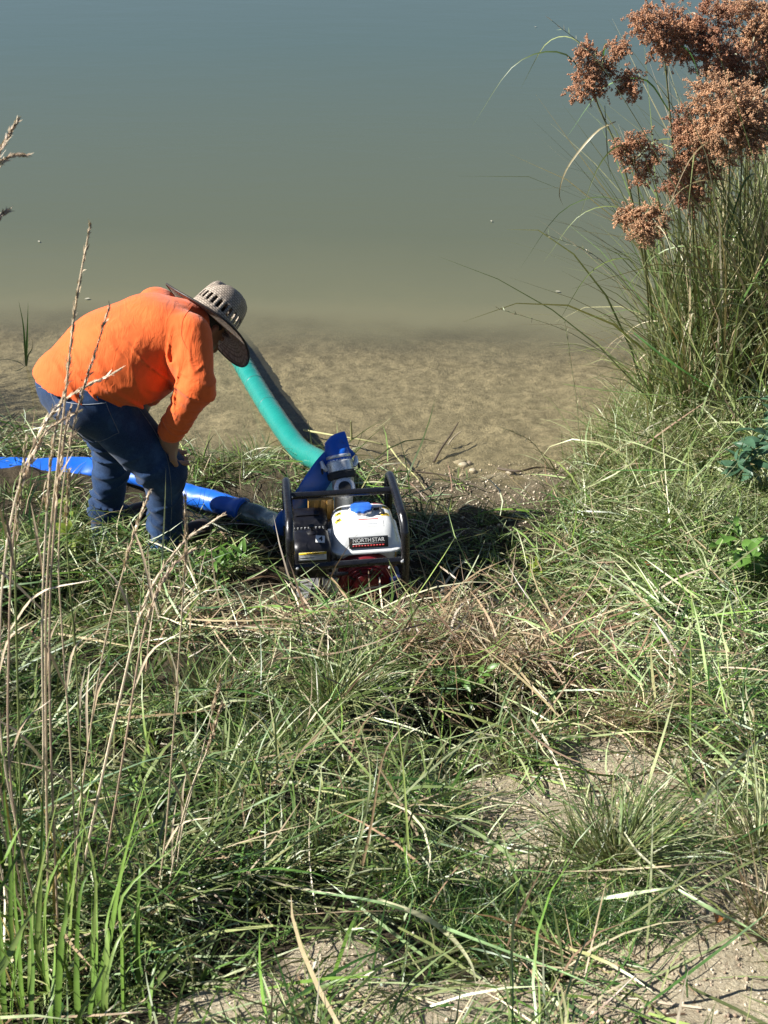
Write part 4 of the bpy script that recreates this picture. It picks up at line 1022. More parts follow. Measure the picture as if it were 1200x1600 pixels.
ST = [
 ([(75, 1440), (72, 1150), (74, 900), (100, 640), (118, 480), (141, 352)], 2.45, 2.5, 'tallest straw stem, its tip standing clear against the pond above the shirt', 0.0024, .32),
 ([(5, 1180), (0, 980), (14, 830), (45, 715), (95, 630), (190, 576)], 2.35, 2.6, 'pale stem arching across the orange shirt hem with a feathery bent tip', .0024, .3),
 ([(20, 1250), (14, 1000), (26, 800), (62, 690), (100, 655), (126, 642)], 2.3, 2.5, 'pinkish stem curving below the arching stem, in front of the jeans', .0022, .22),
 ([(118, 1420), (112, 1200), (98, 1000), (92, 850), (112, 680), (172, 475)], 2.4, 2.5, 'thin stem crossing the middle of the orange shirt back', .0018, .3),
 ([(60, 1470), (68, 1200), (66, 980), (72, 820), (82, 700), (100, 612)], 2.4, 2.45, 'straight tan stem ending at the pocket of the jeans', .0024, .25),
 ([(88, 1460), (80, 1180), (78, 950), (88, 790), (100, 690), (110, 640)], 2.35, 2.4, 'straight rusty stem close beside the tan stem before the jeans', .0022, .2),
 ([(120, 1330), (140, 1150), (165, 1000), (196, 880), (216, 815), (234, 770)], 2.5, 2.6, 'single stem leaning towards the near trouser leg', .0018, .18),
 ([(105, 1480), (150, 1260), (190, 1080), (225, 945), (280, 855), (350, 803)], 2.5, 2.75, 'thick pale stem leaning out below the blue hose with a frayed head', .0030, .34),
 ([(150, 1400), (196, 1160), (222, 1000), (246, 925), (275, 880), (304, 858)], 2.5, 2.7, 'second leaning stem just under the thick pale one', .0022, .2),
 ([(232, 1480), (256, 1330), (270, 1160), (284, 960), (290, 860), (289, 775)], 2.5, 2.5, 'thin upright stem standing right of the near boot', .0018, .2),
 ([(250, 1480), (272, 1340), (296, 1240), (325, 1170), (340, 1120), (347, 1100)], 2.5, 2.5, 'short bent stem over the dark green grass', .0018, .14),
 ([(-60, 900), (-40, 500), (-24, 300), (-8, 250), (12, 215), (26, 190)], 2.3, 2.4, 'stem tip reaching in at the edge high over the pond', .002, .12),
 ([(-70, 900), (-50, 480), (-30, 320), (-6, 262), (18, 245), (42, 243)], 2.3, 2.4, 'drooping stem tip hanging over the pond below the upright tip', .002, .13),
 ([(-50, 1100), (-40, 700), (-30, 500), (-18, 390), (-4, 345), (12, 331)], 2.3, 2.35, 'lowest stem tip peeping over the pond at the edge', .002, .08),
 ([(28, 1480), (32, 1250), (26, 1000), (24, 860), (32, 760), (40, 690)], 2.3, 2.35, 'greenish stem standing between the pale stems at the edge', .0022, .2),
 ([(135, 1450), (128, 1250), (120, 1050), (108, 900), (104, 820), (108, 740)], 2.45, 2.45, 'yellowish straight stem in front of the far boot', .0018, .12),
 ([(265, 1490), (272, 1400), (284, 1300), (310, 1200), (322, 1150), (345, 1060)], 2.55, 2.55, 'slender curved stem rising beside the short bent one', .0016, .1),
]
for k, (uv, a, b, lab, rr, hd) in enumerate(ST): seed_stem(uv, a, b, lab, rr, hd, k, green=(k in (14, 15)))

# --- broad bladed clump at the near corner: every leaf a part
def leaf_part(parent, pts, w, c, name='leaf', roll=0., hint=(0, -.6, .8), fold=.25, tip=None, m=None, tp=(.55, 1, .04), n=16):
    o0 = np.array(parent.location); V, F = ribbon_geo([np.array(p) - o0 for p in pts], w, hint, roll, fold, n, tp)
    f = np.repeat(np.linspace(0, 1, n), 3)[:, None]; C = np.array(c)[None] * (1 - f) + np.array(tip if tip is not None else c)[None] * f
    C = C * np.tile([1, 1.25, 1], n)[:, None]
    return npmesh(name, V, F, m or BLADE, parent, col=C)
FRESH = [(.10, .19, .03), (.16, .255, .05), (.07, .145, .025), (.26, .33, .10)]
cl = thing('broad_leaf_grass', 'clump of broad fresh green grass leaves under the tall dry stems', 'grass clump', tuple(G(70, 1570)))
LV = [([(155, 1560), (175, 1450), (195, 1340), (232, 1205)], .017, 2.1), ([(150, 1590), (146, 1500), (145, 1380), (165, 1225)], .012, 2.1), ([(160, 1570), (180, 1480), (205, 1440), (222, 1400)], .008, 2.05),
      ([(60, 1500), (62, 1400), (66, 1280), (68, 1165)], .012, 2.2), ([(-10, 1400), (10, 1340), (28, 1300), (44, 1282)], .013, 2.0), ([(-30, 1450), (0, 1390), (30, 1330), (42, 1290)], .010, 2.05),
      ([(-20, 1560), (10, 1500), (35, 1450), (55, 1420)], .018, 1.95), ([(-30, 1480), (0, 1480), (25, 1520), (40, 1590)], .02, 1.85), ([(80, 1600), (84, 1540), (86, 1480), (80, 1440)], .012, 2.0),
      ([(20, 1480), (16, 1350), (6, 1240), (4, 1120)], .010, 2.2), ([(100, 1560), (110, 1440), (122, 1330), (136, 1240)], .007, 2.2), ([(110, 1500), (118, 1350), (138, 1240), (155, 1150)], .008, 2.25),
      ([(40, 1600), (30, 1480), (22, 1380), (26, 1270)], .012, 2.1), ([(235, 1590), (240, 1520), (250, 1490), (256, 1480)], .010, 2.05), ([(120, 1600), (150, 1540), (170, 1500), (205, 1470)], .009, 2.0),
      ([(90, 1500), (110, 1400), (130, 1300), (140, 1280)], .006, 2.2), ([(10, 1600), (4, 1500), (0, 1440), (-4, 1380)], .012, 2.05), ([(50, 1600), (52, 1520), (48, 1440), (34, 1360)], .010, 2.0),
      ([(230, 1570), (270, 1500), (320, 1455), (360, 1435)], .011, 2.15), ([(150, 1600), (190, 1530), (225, 1490), (300, 1460)], .009, 2.1), ([(140, 1600), (150, 1520), (152, 1440), (150, 1400)], .010, 2.05)]
LV += [([(20 + 24 * k + 9 * (k % 3), 1600), (24 + 24 * k, 1510 - 12 * (k % 4)), (34 + 23 * k, 1420 - 25 * (k % 3)), (30 + 27 * k + (-55, 40, 75, -20, 10)[k % 5], 1350 - 45 * ((k * 7) % 4))], .015, 2.05 + .05 * (k % 3)) for k in range(9)]
r = np.random.default_rng(77)
for k, (uv, w, y) in enumerate(LV):
    pts = [P(u, v, y + .05 * i) for i, (u, v) in enumerate(uv)]; g = pts[0]; pts.insert(0, np.array([g[0] + .01, g[1] + .04, min(g[2] - .1, float(gz(g[0], g[1] + .04)) - .01)]))
    leaf_part(cl, pts, w, FRESH[k % 4], roll=float(r.normal(0, .5)), hint=(r.normal(-.3, .4), -.8, .35), tip=np.array(FRESH[(k + 1) % 4]) * 1.15)
for k in range(70):
    u, v = r.uniform(-40, 150), r.uniform(1330, 1620); g = G(u, v); h = r.uniform(.15, .42); dx, dy = r.normal(0, .09), r.normal(0, .06)
    yel = r.random() < .2; c = np.array((.34, .27, .09)) if yel else np.array(FRESH[k % 4]) * r.uniform(.6, 1)
    leaf_part(cl, [g - [0, 0, .01], g + [dx * .3, dy * .3, h * .5], g + [dx * 1.1, dy, h]], r.uniform(.005, .010), c, roll=float(r.normal(0, .6)), hint=(r.normal(-.2, .5), -.8, .4), n=10)

# --- individual long blades lying on the bank
LB = [
 ([(478, 1392), (600, 1412), (700, 1452), (800, 1490), (905, 1530), (1015, 1590)], .0095, 'pale', 'longest pale green blade lying across the bare soil'),
 ([(590, 1405), (660, 1432), (705, 1465), (735, 1505), (744, 1540)], .014, 'pale', 'broad grey green blade bending down beside the longest blade'),
 ([(400, 1368), (450, 1385), (520, 1397), (610, 1415)], .008, 'straw', 'straw coloured blade joining the longest pale blade'),
 ([(860, 1152), (930, 1150), (1010, 1143), (1082, 1156)], .008, 'pale', 'broad tipped blade lying above the wide tuft'),
 ([(930, 1405), (985, 1398), (1030, 1390), (1078, 1382)], .013, 'pale', 'short wide blue green blade lying below the wide tuft'),
 ([(870, 1362), (950, 1360), (1085, 1350), (1170, 1338)], .006, 'straw', 'thin straw lying flat under the wide tuft'),
 ([(975, 1300), (1000, 1335), (1050, 1375), (1110, 1420)], .006, 'straw', 'bent tan straw crossing the bare soil by the wide tuft'),
 ([(1060, 1390), (1110, 1420), (1160, 1445), (1205, 1475)], .010, 'pale', 'wide blade running off the bare soil to the edge'),
 ([(400, 1598), (480, 1548), (560, 1500), (650, 1468)], .011, 'green', 'dark green blade slanting up over the near soil'),
 ([(380, 1605), (470, 1555), (570, 1520), (665, 1492)], .010, 'green', 'second dark green blade just under the slanting one'),
 ([(420, 1600), (500, 1572), (590, 1558)], .010, 'olive', 'olive blade lowest on the near soil'),
 ([(0, 1594), (90, 1590), (200, 1583), (250, 1573)], .007, 'straw', 'thick tan straw lying along the nearest edge'),
 ([(455, 1430), (560, 1424), (680, 1422), (830, 1412)], .003, 'straw', 'thin straight straw lying over the longest blade'),
 ([(1008, 900), (1040, 935), (1072, 962), (1085, 1010)], .009, 'pale', 'grey green blade folded over the pale cut grass'),
 ([(885, 935), (940, 962), (990, 992), (1035, 1024)], .007, 'straw', 'pale straw lying on the cut grass by the reddish tuft'),
 ([(800, 955), (850, 943), (900, 918), (945, 906)], .008, 'fresh', 'yellow green blade between the pump shadow and the tall grass'),
 ([(950, 872), (1010, 872), (1080, 880), (1150, 900)], .007, 'pale', 'straight blade lying at the foot of the leafy weed'),
 ([(1100, 1090), (1140, 1060), (1170, 1035), (1205, 1005)], .008, 'fresh', 'light green blade pointing off the edge above the upright tuft'),
 ([(880, 600), (960, 612), (1080, 622), (1180, 640)], .007, 'olive', 'brown green blade stretching level in front of the woolgrass'),
 ([(990, 520), (1040, 560), (1100, 600), (1150, 626)], .013, 'green', 'dark broad blade slanting down in front of the woolgrass stems'),
 ([(930, 680), (990, 692), (1050, 715), (1095, 736)], .009, 'pale', 'long light blade reaching left from the blue green weed'),
 ([(945, 735), (1000, 735), (1060, 735), (1100, 736)], .009, 'green', 'level dark blade touching the blue green weed'),
 ([(960, 812), (985, 785), (1030, 762), (1085, 750)], .010, 'pale', 'arched blade drooping below the blue green weed'),
]
for k, (uv, w, c, lab) in enumerate(LB):
    hi = k >= 18; pts = []
    for j, (u, v) in enumerate(uv):
        if hi: pts.append(P(u, v, (5.9 if k < 20 else 5.35) - .12 * j))
        else: g = G(u, v, .085 + .025 * math.sin(j * 2 + k)); pts.append(g)
    o = thing('long_blade', lab, 'grass blade', tuple(pts[0]), 0, 'long blades lying on the bank')
    bpy.data.objects.remove(o)
    o0 = pts[0]; V, F = ribbon_geo([q - o0 for q in pts], w, (-.15, -.2, 1), roll=.5 * math.sin(k * 2.1), fold=.3, n=22, taper=(.5, 1, .05))
    cc = pick(1, {c: 1}, np.random.default_rng(k))[0]; C = np.tile(cc, (len(V), 1)) * np.tile([1, 1.2, 1], 22)[:, None] * (1 + .25 * np.repeat(np.sin(np.arange(22) * .9 + k), 3))[:, None]
    o = npmesh('long_blade', V, F, BLADE, col=C); o.location = o0; tag(o, lab, 'grass blade', 'long blades lying on the bank')
# upright cut stalks in the middle foreground
for k, (uv, y, c, lab) in enumerate([([(538, 1390), (568, 1290), (578, 1200), (552, 1095)], 2.55, 'pale', 'kinked pale stalk standing over the dark grass'), ([(642, 1410), (636, 1290), (630, 1200), (616, 1085)], 2.6, 'fresh', 'straight green stalk standing in the middle of the grass'),
                                 ([(600, 1400), (630, 1320), (655, 1240), (700, 1140)], 2.6, 'olive', 'olive stalk leaning away beside the straight one'), ([(560, 1380), (580, 1290), (600, 1180), (640, 1120)], 2.6, 'straw', 'straw stalk leaning between kinked and straight stalks'),
                                 ([(1080, 1230), (1078, 1130), (1080, 1050), (1076, 960)], 3.3, 'fresh', 'upright green stalk among the pale cut grass'), ([(905, 1150), (903, 1120), (902, 1075)], 3.45, 'fresh', 'short green stalk beside the dark hollow')]):
    pts = [P(u, v, y + .04 * j) for j, (u, v) in enumerate(uv)]; g = pts[0].copy(); g[2] = min(g[2] - .02, float(gz(g[0], g[1]))) - .01; pts.insert(0, g); o0 = pts[0]
    V, F = ribbon_geo([q - o0 for q in pts], .0075, (-.3, -.8, .3), roll=.4, fold=.5, n=20, taper=(.7, 1, .2))
    o = npmesh('grass_stalk', V, F, BLADE, col=np.tile(pick(1, {c: 1}, np.random.default_rng(60 + k))[0], (len(V), 1))); o.location = o0; tag(o, lab, 'grass stalk', 'upright stalks on the bank')

# --- tall grass of the side bank (countless)
def side_grass():
    global rng
    r = np.random.default_rng(51); rng = r; parts = []
    def batch(n, ulo, uhi, vlo, vhi, Llo, Lhi, wts, wlo, whi, e, bend, sd):
        u = r.uniform(ulo, uhi, n); v = r.uniform(vlo, vhi, n); d = FW[None] + np.outer((u - 600) / FPX, [1, 0, 0]) + np.outer((800 - v) / FPX, UP)
        p = CAM + d * ((.06 - CAM[2]) / d[:, 2])[:, None]; x, y = p[:, 0], p[:, 1]; s = shore(x, y); k = (s < .12) & (r.random(n) < sstep(ulo - 10, ulo + 120, u) * .9 + .1)
        x, y = x[k], y[k]; n = len(x); cl_ = vn2(x * 5, y * 5, 9) * 1.2
        L = r.uniform(Llo, Lhi, n) * (1 + cl_ * .5); col = pick(n, wts, r); tip = col * .55 + .45 * pick(n, {'straw': 2, 'pale': 1}, r)
        parts.append(blade_geo(np.stack([x, y, gz(x, y) - .01], 1), r.uniform(0, 2 * np.pi, n) + sd, L, np.clip(r.normal(e, .25, n), .4, 1.55), np.abs(r.normal(bend, .5, n)), r.uniform(wlo, whi, n), col, 5, tip, clamp=.01))
    batch(7500, 900, 1330, 560, 800, .16, .42, {'pale': 2, 'fresh': 1.2, 'olive': 2.5, 'straw': 1.3, 'green': 1}, .003, .006, 1.05, 1.2, 0)
    batch(4200, 860, 1330, 700, 900, .1, .28, {'fresh': 2, 'pale': 2, 'olive': 2, 'green': 1.5}, .003, .006, 1.0, 1.2, 0)
    batch(3200, 1000, 1330, 500, 690, .5, 1.05, {'olive': 3, 'pale': 1.8, 'straw': 1.2, 'brown': .6, 'green': 3, 'fresh': 1}, .006, .011, 1.36, .7, 0)
    batch(2600, 1010, 1330, 490, 690, .8, 1.75, {'olive': 3, 'straw': 1.2, 'green': 4, 'brown': 1}, .008, .016, 1.42, .55, 0)
    batch(800, 990, 1330, 520, 800, .35, .85, {'green': 3, 'fresh': 1.6, 'pale': 2, 'olive': 2}, .008, .015, 1.15, 1.2, 0)
    batch(420, 930, 1330, 800, 1000, .25, .5, {'green': 2, 'fresh': 2, 'pale': 2.5}, .006, .011, .9, 1.0, 0)
    V, F, C = cat(parts)
    tag(npmesh('tall_grass', V, F, BLADE, col=C), kind='stuff', label='tall tangled grass covering the side bank below the woolgrass', cat='grass')
side_grass()

# --- woolgrass: each stalk a thing with stem, leaves and woolly head
OCT = np.array([(1, 0, 0), (-1, 0, 0), (0, 1, 0), (0, -1, 0), (0, 0, 1), (0, 0, -1)], float)
OF = np.array([(0, 2, 4), (2, 1, 4), (1, 3, 4), (3, 0, 4), (2, 0, 5), (1, 2, 5), (3, 1, 5), (0, 3, 5)])
WM = mat_blade('woolly_spikelet', .12)
WSTEM = solid('woolgrass_stem', (.13, .14, .055), .5, var=.4, vscale=12)
def wool_head(parent, lobes, y, seed, tone):
    r = np.random.default_rng(500 + seed); o0 = np.array(parent.location); CV, CC = [], []
    for (u, v, ru, rv) in lobes:
        if u > 990 and v < 300: ru, rv = ru * 1.2, rv * 1.2
        c = P(u, v, y + r.normal(0, .03)); sc = (c[1] * _c - (c[2] - 3.3) * _s) / FPX
        nb = int(12 + ru * rv / 42)
        for j in range(nb):
            d = r.normal(0, 1, 3) * np.array([1, .8, .9]); d /= np.linalg.norm(d); L_ = r.uniform(.55, 1.3)
            end = c + d * np.array([ru * sc, ru * sc * .8, rv * sc]) * L_; end[2] -= .018 * L_
            for k in range(r.integers(4, 8)):                                  # spikes towards the end of each branchlet
                f = r.uniform(.45, 1.05); b0 = c + (end - c) * f + r.normal(0, .010, 3); sd_ = d * .6 + r.normal(0, .55, 3); sd_[2] -= .35; sd_ /= np.linalg.norm(sd_)
                m = r.integers(16, 34); u_ = r.random(m); ln_ = r.uniform(.018, .036)
                CV.append(b0 + np.outer(u_ * ln_, sd_) + r.normal(0, .0042, (m, 3)) * (1.15 - .8 * u_)[:, None]); CC.append(np.tile(np.array(tone) * r.uniform(.7, 1.3), (m, 1)) * r.uniform(.75, 1.25, (m, 1)))
    p = np.concatenate(CV); c = np.concatenate(CC); n = len(p)
    ax_ = r.normal(0, 1, (n, 3)); ax_[:, 2] -= .4; ax_ /= np.linalg.norm(ax_, axis=1, keepdims=True); b = np.cross(ax_, [.3, .7, .64]); b /= np.linalg.norm(b, axis=1, keepdims=True); g = np.cross(ax_, b)
    s = r.uniform(.0015, .0028, (n, 1, 1))
    V = p[:, None] + s * (OCT[None, :, 0:1] * b[:, None] + OCT[None, :, 1:2] * g[:, None] + 1.7 * OCT[None, :, 2:3] * ax_[:, None])
    F = (np.arange(n)[:, None, None] * 6 + OF[None]).reshape(-1, 3)
    return npmesh('seed_head', V.reshape(-1, 3) - o0, F, WM, parent, col=np.repeat(c, 6, 0))
T1, T2, T3 = (.50, .25, .13), (.58, .33, .18), (.42, .195, .105)  # T3 also puts shade into the colour of the shaded and inner heads
WG = [
 ([(920, 85, 20, 18), (912, 128, 22, 24), (940, 105, 20, 38), (985, 120, 18, 28), (962, 72, 14, 8)], (1040, 610), 6.35, T1, 'woolgrass stalk standing out alone furthest over the water', [(930, 150), (985, 300)]),
 ([(1010, 32, 28, 26), (1052, 40, 32, 34), (1040, 62, 30, 22)], (1085, 620), 6.45, T1, 'woolgrass stalk with a ragged head reaching over the pond, top of the clump', None),
 ([(1105, 28, 40, 32), (1085, 62, 40, 30), (1120, 82, 30, 26)], (1110, 630), 6.5, T3, 'woolgrass stalk with the biggest dense head, highest in the clump', None),
 ([(1165, 55, 26, 18), (1190, 35, 16, 18)], (1160, 620), 6.7, T2, 'woolgrass stalk with a thin pink head behind the biggest head', None),
 ([(1165, 100, 45, 36), (1195, 150, 26, 55), (1140, 110, 30, 20)], (1170, 640), 6.6, T3, 'woolgrass stalk with a dark shaded head at the edge of the clump', None),
 ([(1115, 150, 36, 34), (1150, 165, 34, 48), (1125, 195, 40, 26), (1180, 200, 30, 40)], (1130, 640), 6.2, T2, 'woolgrass stalk with the broad sunlit head under the dark one', None),
 ([(1140, 222, 20, 26), (1180, 180, 20, 34)], (1150, 640), 6.25, T2, 'woolgrass stalk with a narrow drooping head beside the broad sunlit head', None),
 ([(975, 228, 18, 24), (1005, 245, 22, 34)], (1030, 620), 6.3, T1, 'woolgrass stalk with a two lobed head below the lone stalk', None),
 ([(985, 330, 20, 18), (1020, 345, 24, 34), (1005, 360, 18, 22)], (1020, 600), 6.25, T2, 'woolgrass stalk with the lowest and palest tan head', None),
 ([(1180, 18, 30, 22), (1148, 8, 26, 16), (1198, 70, 18, 24)], (1185, 640), 6.75, T2, 'woolgrass stalk with a pale head cut by the top corner', None),
 ([(1068, 190, 22, 26), (1100, 235, 24, 40), (1058, 285, 16, 20), (1078, 300, 18, 22)], (1110, 650), 6.5, T3, 'woolgrass stalk with a long dark head deep inside the clump', None),
 ([(1085, 215, 22, 30), (1090, 275, 24, 32), (1062, 255, 14, 20)], (1090, 640), 6.35, T1, 'woolgrass stalk with a loose head hanging inside the clump', None),
]
for k, (lobes, base, y, tone, lab, via) in enumerate(WG):
    b = PH(base[0], base[1], .05); b[2] = float(gz(b[0], b[1])) - .01; t = thing('woolgrass_stalk', lab, 'woolgrass', tuple(b), 0, 'woolgrass stalks at the water edge'); r = np.random.default_rng(600 + k)
    lu, lv = np.mean([l[0] for l in lobes]), np.mean([l[1] for l in lobes]); top = P(lu, lv, y)
    mids = [P(u, v, (y + b[1]) / 2 + .05) for u, v in (via[::-1] if via else [((base[0] * .65 + lu * .35), (base[1] * .6 + lv * .4))])]
    pth = bez([b, *mids, top], 30)
    MB().tube([tuple(q - b) for q in pth], list(np.linspace(.0055, .003, 30)), 7).build('stem', WSTEM, t)
    for (u, v, ru, rv) in lobes:
        e = P(u, v, y); a = pth[26]
        MB().tube([tuple(q - b) for q in bez([a, (a + e) / 2 + [0, 0, .04], e], 8)], .0013, 5).build('branch', WSTEM, t)
    wool_head(t, lobes, y, k, tone)
    for j in range(5):
        a = pth[int(r.integers(3, 27))] if j else pth[27]; az = r.uniform(0, 6.28); L_ = r.uniform(.3, .7); d = np.array([math.cos(az), math.sin(az), 0])
        leaf_part(t, [a, a + d * L_ * .25 + [0, 0, L_ * .28], a + d * L_ * .6 + [0, 0, L_ * .2], a + d * L_ * .9 - [0, 0, L_ * .25]], r.uniform(.005, .010), pick(1, {'olive': 2, 'straw': 1.3, 'green': 1}, r)[0], roll=float(r.normal(0, .5)), n=14)
t0 = COL.objects['woolgrass_stalk']
leaf_part(t0, [P(962, 190, 6.35), P(930, 208, 6.3), P(888, 260, 6.3), P(874, 300, 6.3), P(880, 322, 6.3)], .010, (.42, .36, .22), tip=(.2, .17, .09))
leaf_part(t0, [P(945, 165, 6.35), P(948, 220, 6.3), P(950, 250, 6.3), P(956, 285, 6.3)], .005, (.09, .10, .05))
# thin grass panicles leaning over the water
for k, (uv, lab) in enumerate([([(1050, 560), (1000, 470), (930, 400), (852, 366)], 'thin grass panicle arching out low over the water'), ([(1060, 600), (960, 560), (880, 515), (778, 482)], 'pale spiky panicle lying furthest out above the mud'),
                               ([(1060, 300), (990, 180), (930, 90), (862, 32)], 'fine dark panicle rising over the lone woolgrass head'), ([(950, 800), (910, 700), (900, 620), (882, 500)], 'thin upright panicle standing at the water edge by the tall grass'),
                               ([(900, 780), (860, 730), (830, 690), (780, 666)], 'short panicle leaning over the mud beside the pale stones')]):
    y = 6.0 if k < 3 else 5.75
    pts = [P(u, v, y - .03 * j) for j, (u, v) in enumerate(uv)]; o0 = pts[0]; t = thing('grass_panicle', lab, 'grass stem', tuple(o0), 0, 'thin panicles leaning over the water')
    c = bez(pts, 26); sm = solid('panicle_stem', (.22, .23, .11), .6); MB().tube([tuple(q - o0) for q in c], list(np.linspace(.0022, .0009, 26)), 5).build('stem', sm, t)
    r = np.random.default_rng(700 + k); rng = r; m = 46; i = r.integers(15, 25, m); px = c[i] + (c[i + 1] - c[i]) * r.random((m, 1)); d = c[i + 1] - c[i]
    col = pick(m, {'straw': 2, 'pale': 1}, r)
    V, F, C = blade_geo(px, np.arctan2(d[:, 1], d[:, 0]) + r.normal(0, .5, m), r.uniform(.012, .035, m), np.arcsin(d[:, 2] / np.linalg.norm(d, axis=1)) + r.normal(0, .4, m), r.normal(0, .2, m), r.uniform(.002, .004, m), col, 2, clamp=None)
    npmesh('seed_head', V - o0, F, DRY, t, col=C)

# --- leafy weeds: one shared leaf mesh per kind, each leaf a part
def leaf_mesh(L, w, name, m, fold=.3, droop=.35, n=7):
    V = []; 
    for i in range(n + 1):
        f = i / n; ww = w * .5 * (math.sin(math.pi * min(1, f * .93 + .07)) ** .8); x = L * f; z = -droop * L * f * f
        V += [(x, -ww, z + fold * ww), (x, 0, z), (x, ww, z + fold * ww)]
    F = []
    for i in range(n):
        for j in range(2): a = i * 3 + j; F.append((a, a + 1, a + 4, a + 3))
    me = bpy.data.meshes.new(name); me.from_pydata(V, [], F); me.materials.append(m); me.polygons.foreach_set('use_smooth', [True] * len(F)); return me
def mat_leaf(name, c, trans=.3):
    m, b = new_mat(name); f = noise(m, 25, 4); col = ramp(m, f, [(.3, tuple(x * .75 for x in c)), (.7, tuple(x * 1.2 for x in c))])
    ln(m, col, b.inputs['Base Color']); b.inputs['Roughness'].default_value = .4
    t = nn(m, 'ShaderNodeBsdfTranslucent'); ln(m, col, t.inputs[0]); x = nn(m, 'ShaderNodeMixShader'); x.inputs[0].default_value = trans
    ln(m, b.outputs[0], x.inputs[1]); ln(m, t.outputs[0], x.inputs[2]); ln(m, x.outputs[0], m.node_tree.nodes['Material Output'].inputs[0]); return m
LB_ = mat_leaf('blue_green_leaf', (.07, .15, .085)); LG = mat_leaf('fresh_leaf', (.13, .26, .05), .4); LY = mat_leaf('yellow_green_leaf', (.26, .34, .05), .45); LM = mat_leaf('mid_green_leaf', (.085, .17, .05))
def leafy_weed(loc, n, L, w, m, label, h=.25, spread=.12, seed=0, nstem=3, up=.4):
    r = np.random.default_rng(800 + seed); t = thing('leafy_weed', label, 'leafy weed', tuple(loc), 0, 'leafy weeds on the bank'); me = leaf_mesh(L, w, 'leaf', m)
    sm = solid('weed_stem', (.12, .17, .06), .6); tips = []
    for s in range(nstem):
        a = r.uniform(0, 6.28); q = np.array([math.cos(a) * spread * r.uniform(.3, 1), math.sin(a) * spread * r.uniform(.3, 1), h * r.uniform(.7, 1.1)])
        c = bez([(0, 0, -.02), q * np.array([.35, .35, .6]), q], 10); MB().tube([tuple(p) for p in c], .0022, 5).build('stem', sm, t); tips.append(c)
    for i in range(n):
        c = tips[i % nstem]; p = c[int(r.integers(4, 10))]; o = bpy.data.objects.new('leaf', me); COL.objects.link(o); o.parent = t; o.location = p
        o.rotation_euler = (r.normal(0, .5), r.normal(-up, .35), r.uniform(0, 6.28)); s = r.uniform(.6, 1.15); o.scale = (s, s, s)
    return t
leafy_weed(G(1140, 800), 40, .11, .042, LB_, 'blue green leafy weed with drooping leaves in the side grass', .42, .15, 1, 5, .3)
leafy_weed(G(1195, 740), 30, .10, .042, LB_, 'blue green leafy weed at the edge under the woolgrass', .55, .12, 2, 4, .3)
leafy_weed(G(1170, 930), 60, .075, .036, LG, 'bright green leafy weed spreading at the edge of the cut grass', .26, .2, 3, 6, .4)
leafy_weed(G(108, 815), 9, .075, .03, LY, 'yellow green leafy sprig lit from behind beside the far boot', .10, .05, 4, 2, .5)
leafy_weed(G(112, 858), 9, .07, .028, LY, 'small glowing yellow green sprig below the other sprig', .07, .05, 5, 2, .4)
leafy_weed(G(355, 905), 40, .06, .016, LG, 'narrow leaved bright weed between the boots and the pump', .13, .10, 6, 6, .7)
leafy_weed(G(305, 930), 26, .05, .015, LG, 'low narrow leaved weed in front of the near boot', .08, .10, 7, 5, .6)
leafy_weed(G(700, 1095), 22, .05, .022, LM, 'low green weed growing in the dark hollow', .1, .10, 8, 5, .5)
leafy_weed(G(735, 1085), 14, .045, .02, LG, 'small bright weed at the rim of the dark hollow', .1, .07, 9, 3, .5)
leafy_weed(G(845, 905), 30, .05, .013, LY, 'yellowish narrow leaved weed at the end of the pump shadow', .1, .12, 10, 6, .6)
leafy_weed(G(1030, 950), 8, .07, .045, LM, 'few round leaves lying in the pale cut grass', .04, .08, 11, 2, .1)

# --- small things at the water
rs = thing('reed_sprout', 'small dark reed sprout standing in the shallow water behind the person', 'reed', tuple(PH(40, 572, -.02)))
for k, (uv, w) in enumerate([([(40, 572), (39, 540), (36, 505), (29, 470)], .012), ([(41, 572), (42, 540), (43, 510), (44, 472)], .013), ([(42, 572), (44, 556), (50, 545), (51, 530)], .008), ([(38, 572), (30, 566), (15, 562), (-10, 561)], .005), ([(42, 570), (30, 578), (10, 584), (-10, 586)], .005), ([(40, 570), (39, 556), (36, 552), (30, 552)], .003)]):
    y0 = PH(40, 572, -.02)[1]; leaf_part(rs, [P(u, v, y0 - .02 * (k % 3)) for u, v in uv], w, (.035, .05, .02) if k > 1 else (.05, .09, .025), tip=(.10, .20, .05) if k < 2 else None, hint=(0, -1, .3))
BARK = solid('wet_bark', (.07, .05, .03), .6, bmp=.4, bscale=60)
def stick(uvz, rr, label, m):
    pts = [PH(u, v, z) for u, v, z in uvz]; c = bez(pts, 18); o = MB().tube([tuple(q - c[0]) for q in c], list(np.linspace(rr, rr * .5, 18)), 8).build('stick', m, None); o.location = tuple(c[0]); tag(o, label, 'stick', 'sticks at the waterline')
stick([(678, 722, .0), (690, 700, .03), (704, 680, .06), (716, 660, .09)], .006, 'dark wet stick poking up out of the shallow water', BARK)
stick([(700, 695, .01), (708, 684, .02), (720, 674, .03)], .0045, 'short pale stick lying beside the dark wet stick', solid('pale_bark', (.3, .25, .17), .7))
stick([(616, 735, .03), (660, 738, .03), (705, 745, .03), (760, 765, .04)], .005, 'long thin stick lying along the mud behind the pump', BARK)
stick([(778, 732, .0), (810, 736, .02), (840, 730, .02), (872, 734, .01)], .007, 'dark crooked stick at the waterline in front of the tall grass', BARK)
REED = solid('yellow_reed', (.34, .33, .15), .5, var=.3, vscale=10)
stick([(475, 672, .02), (520, 680, .06), (570, 688, .07), (608, 697, .05)], .0055, 'yellow reed floating behind the blue hose', REED)
stick([(608, 697, .05), (625, 720, .05), (650, 745, .06), (665, 765, .07)], .0045, 'bent yellow reed lying from the water to the mud behind the pump', REED)
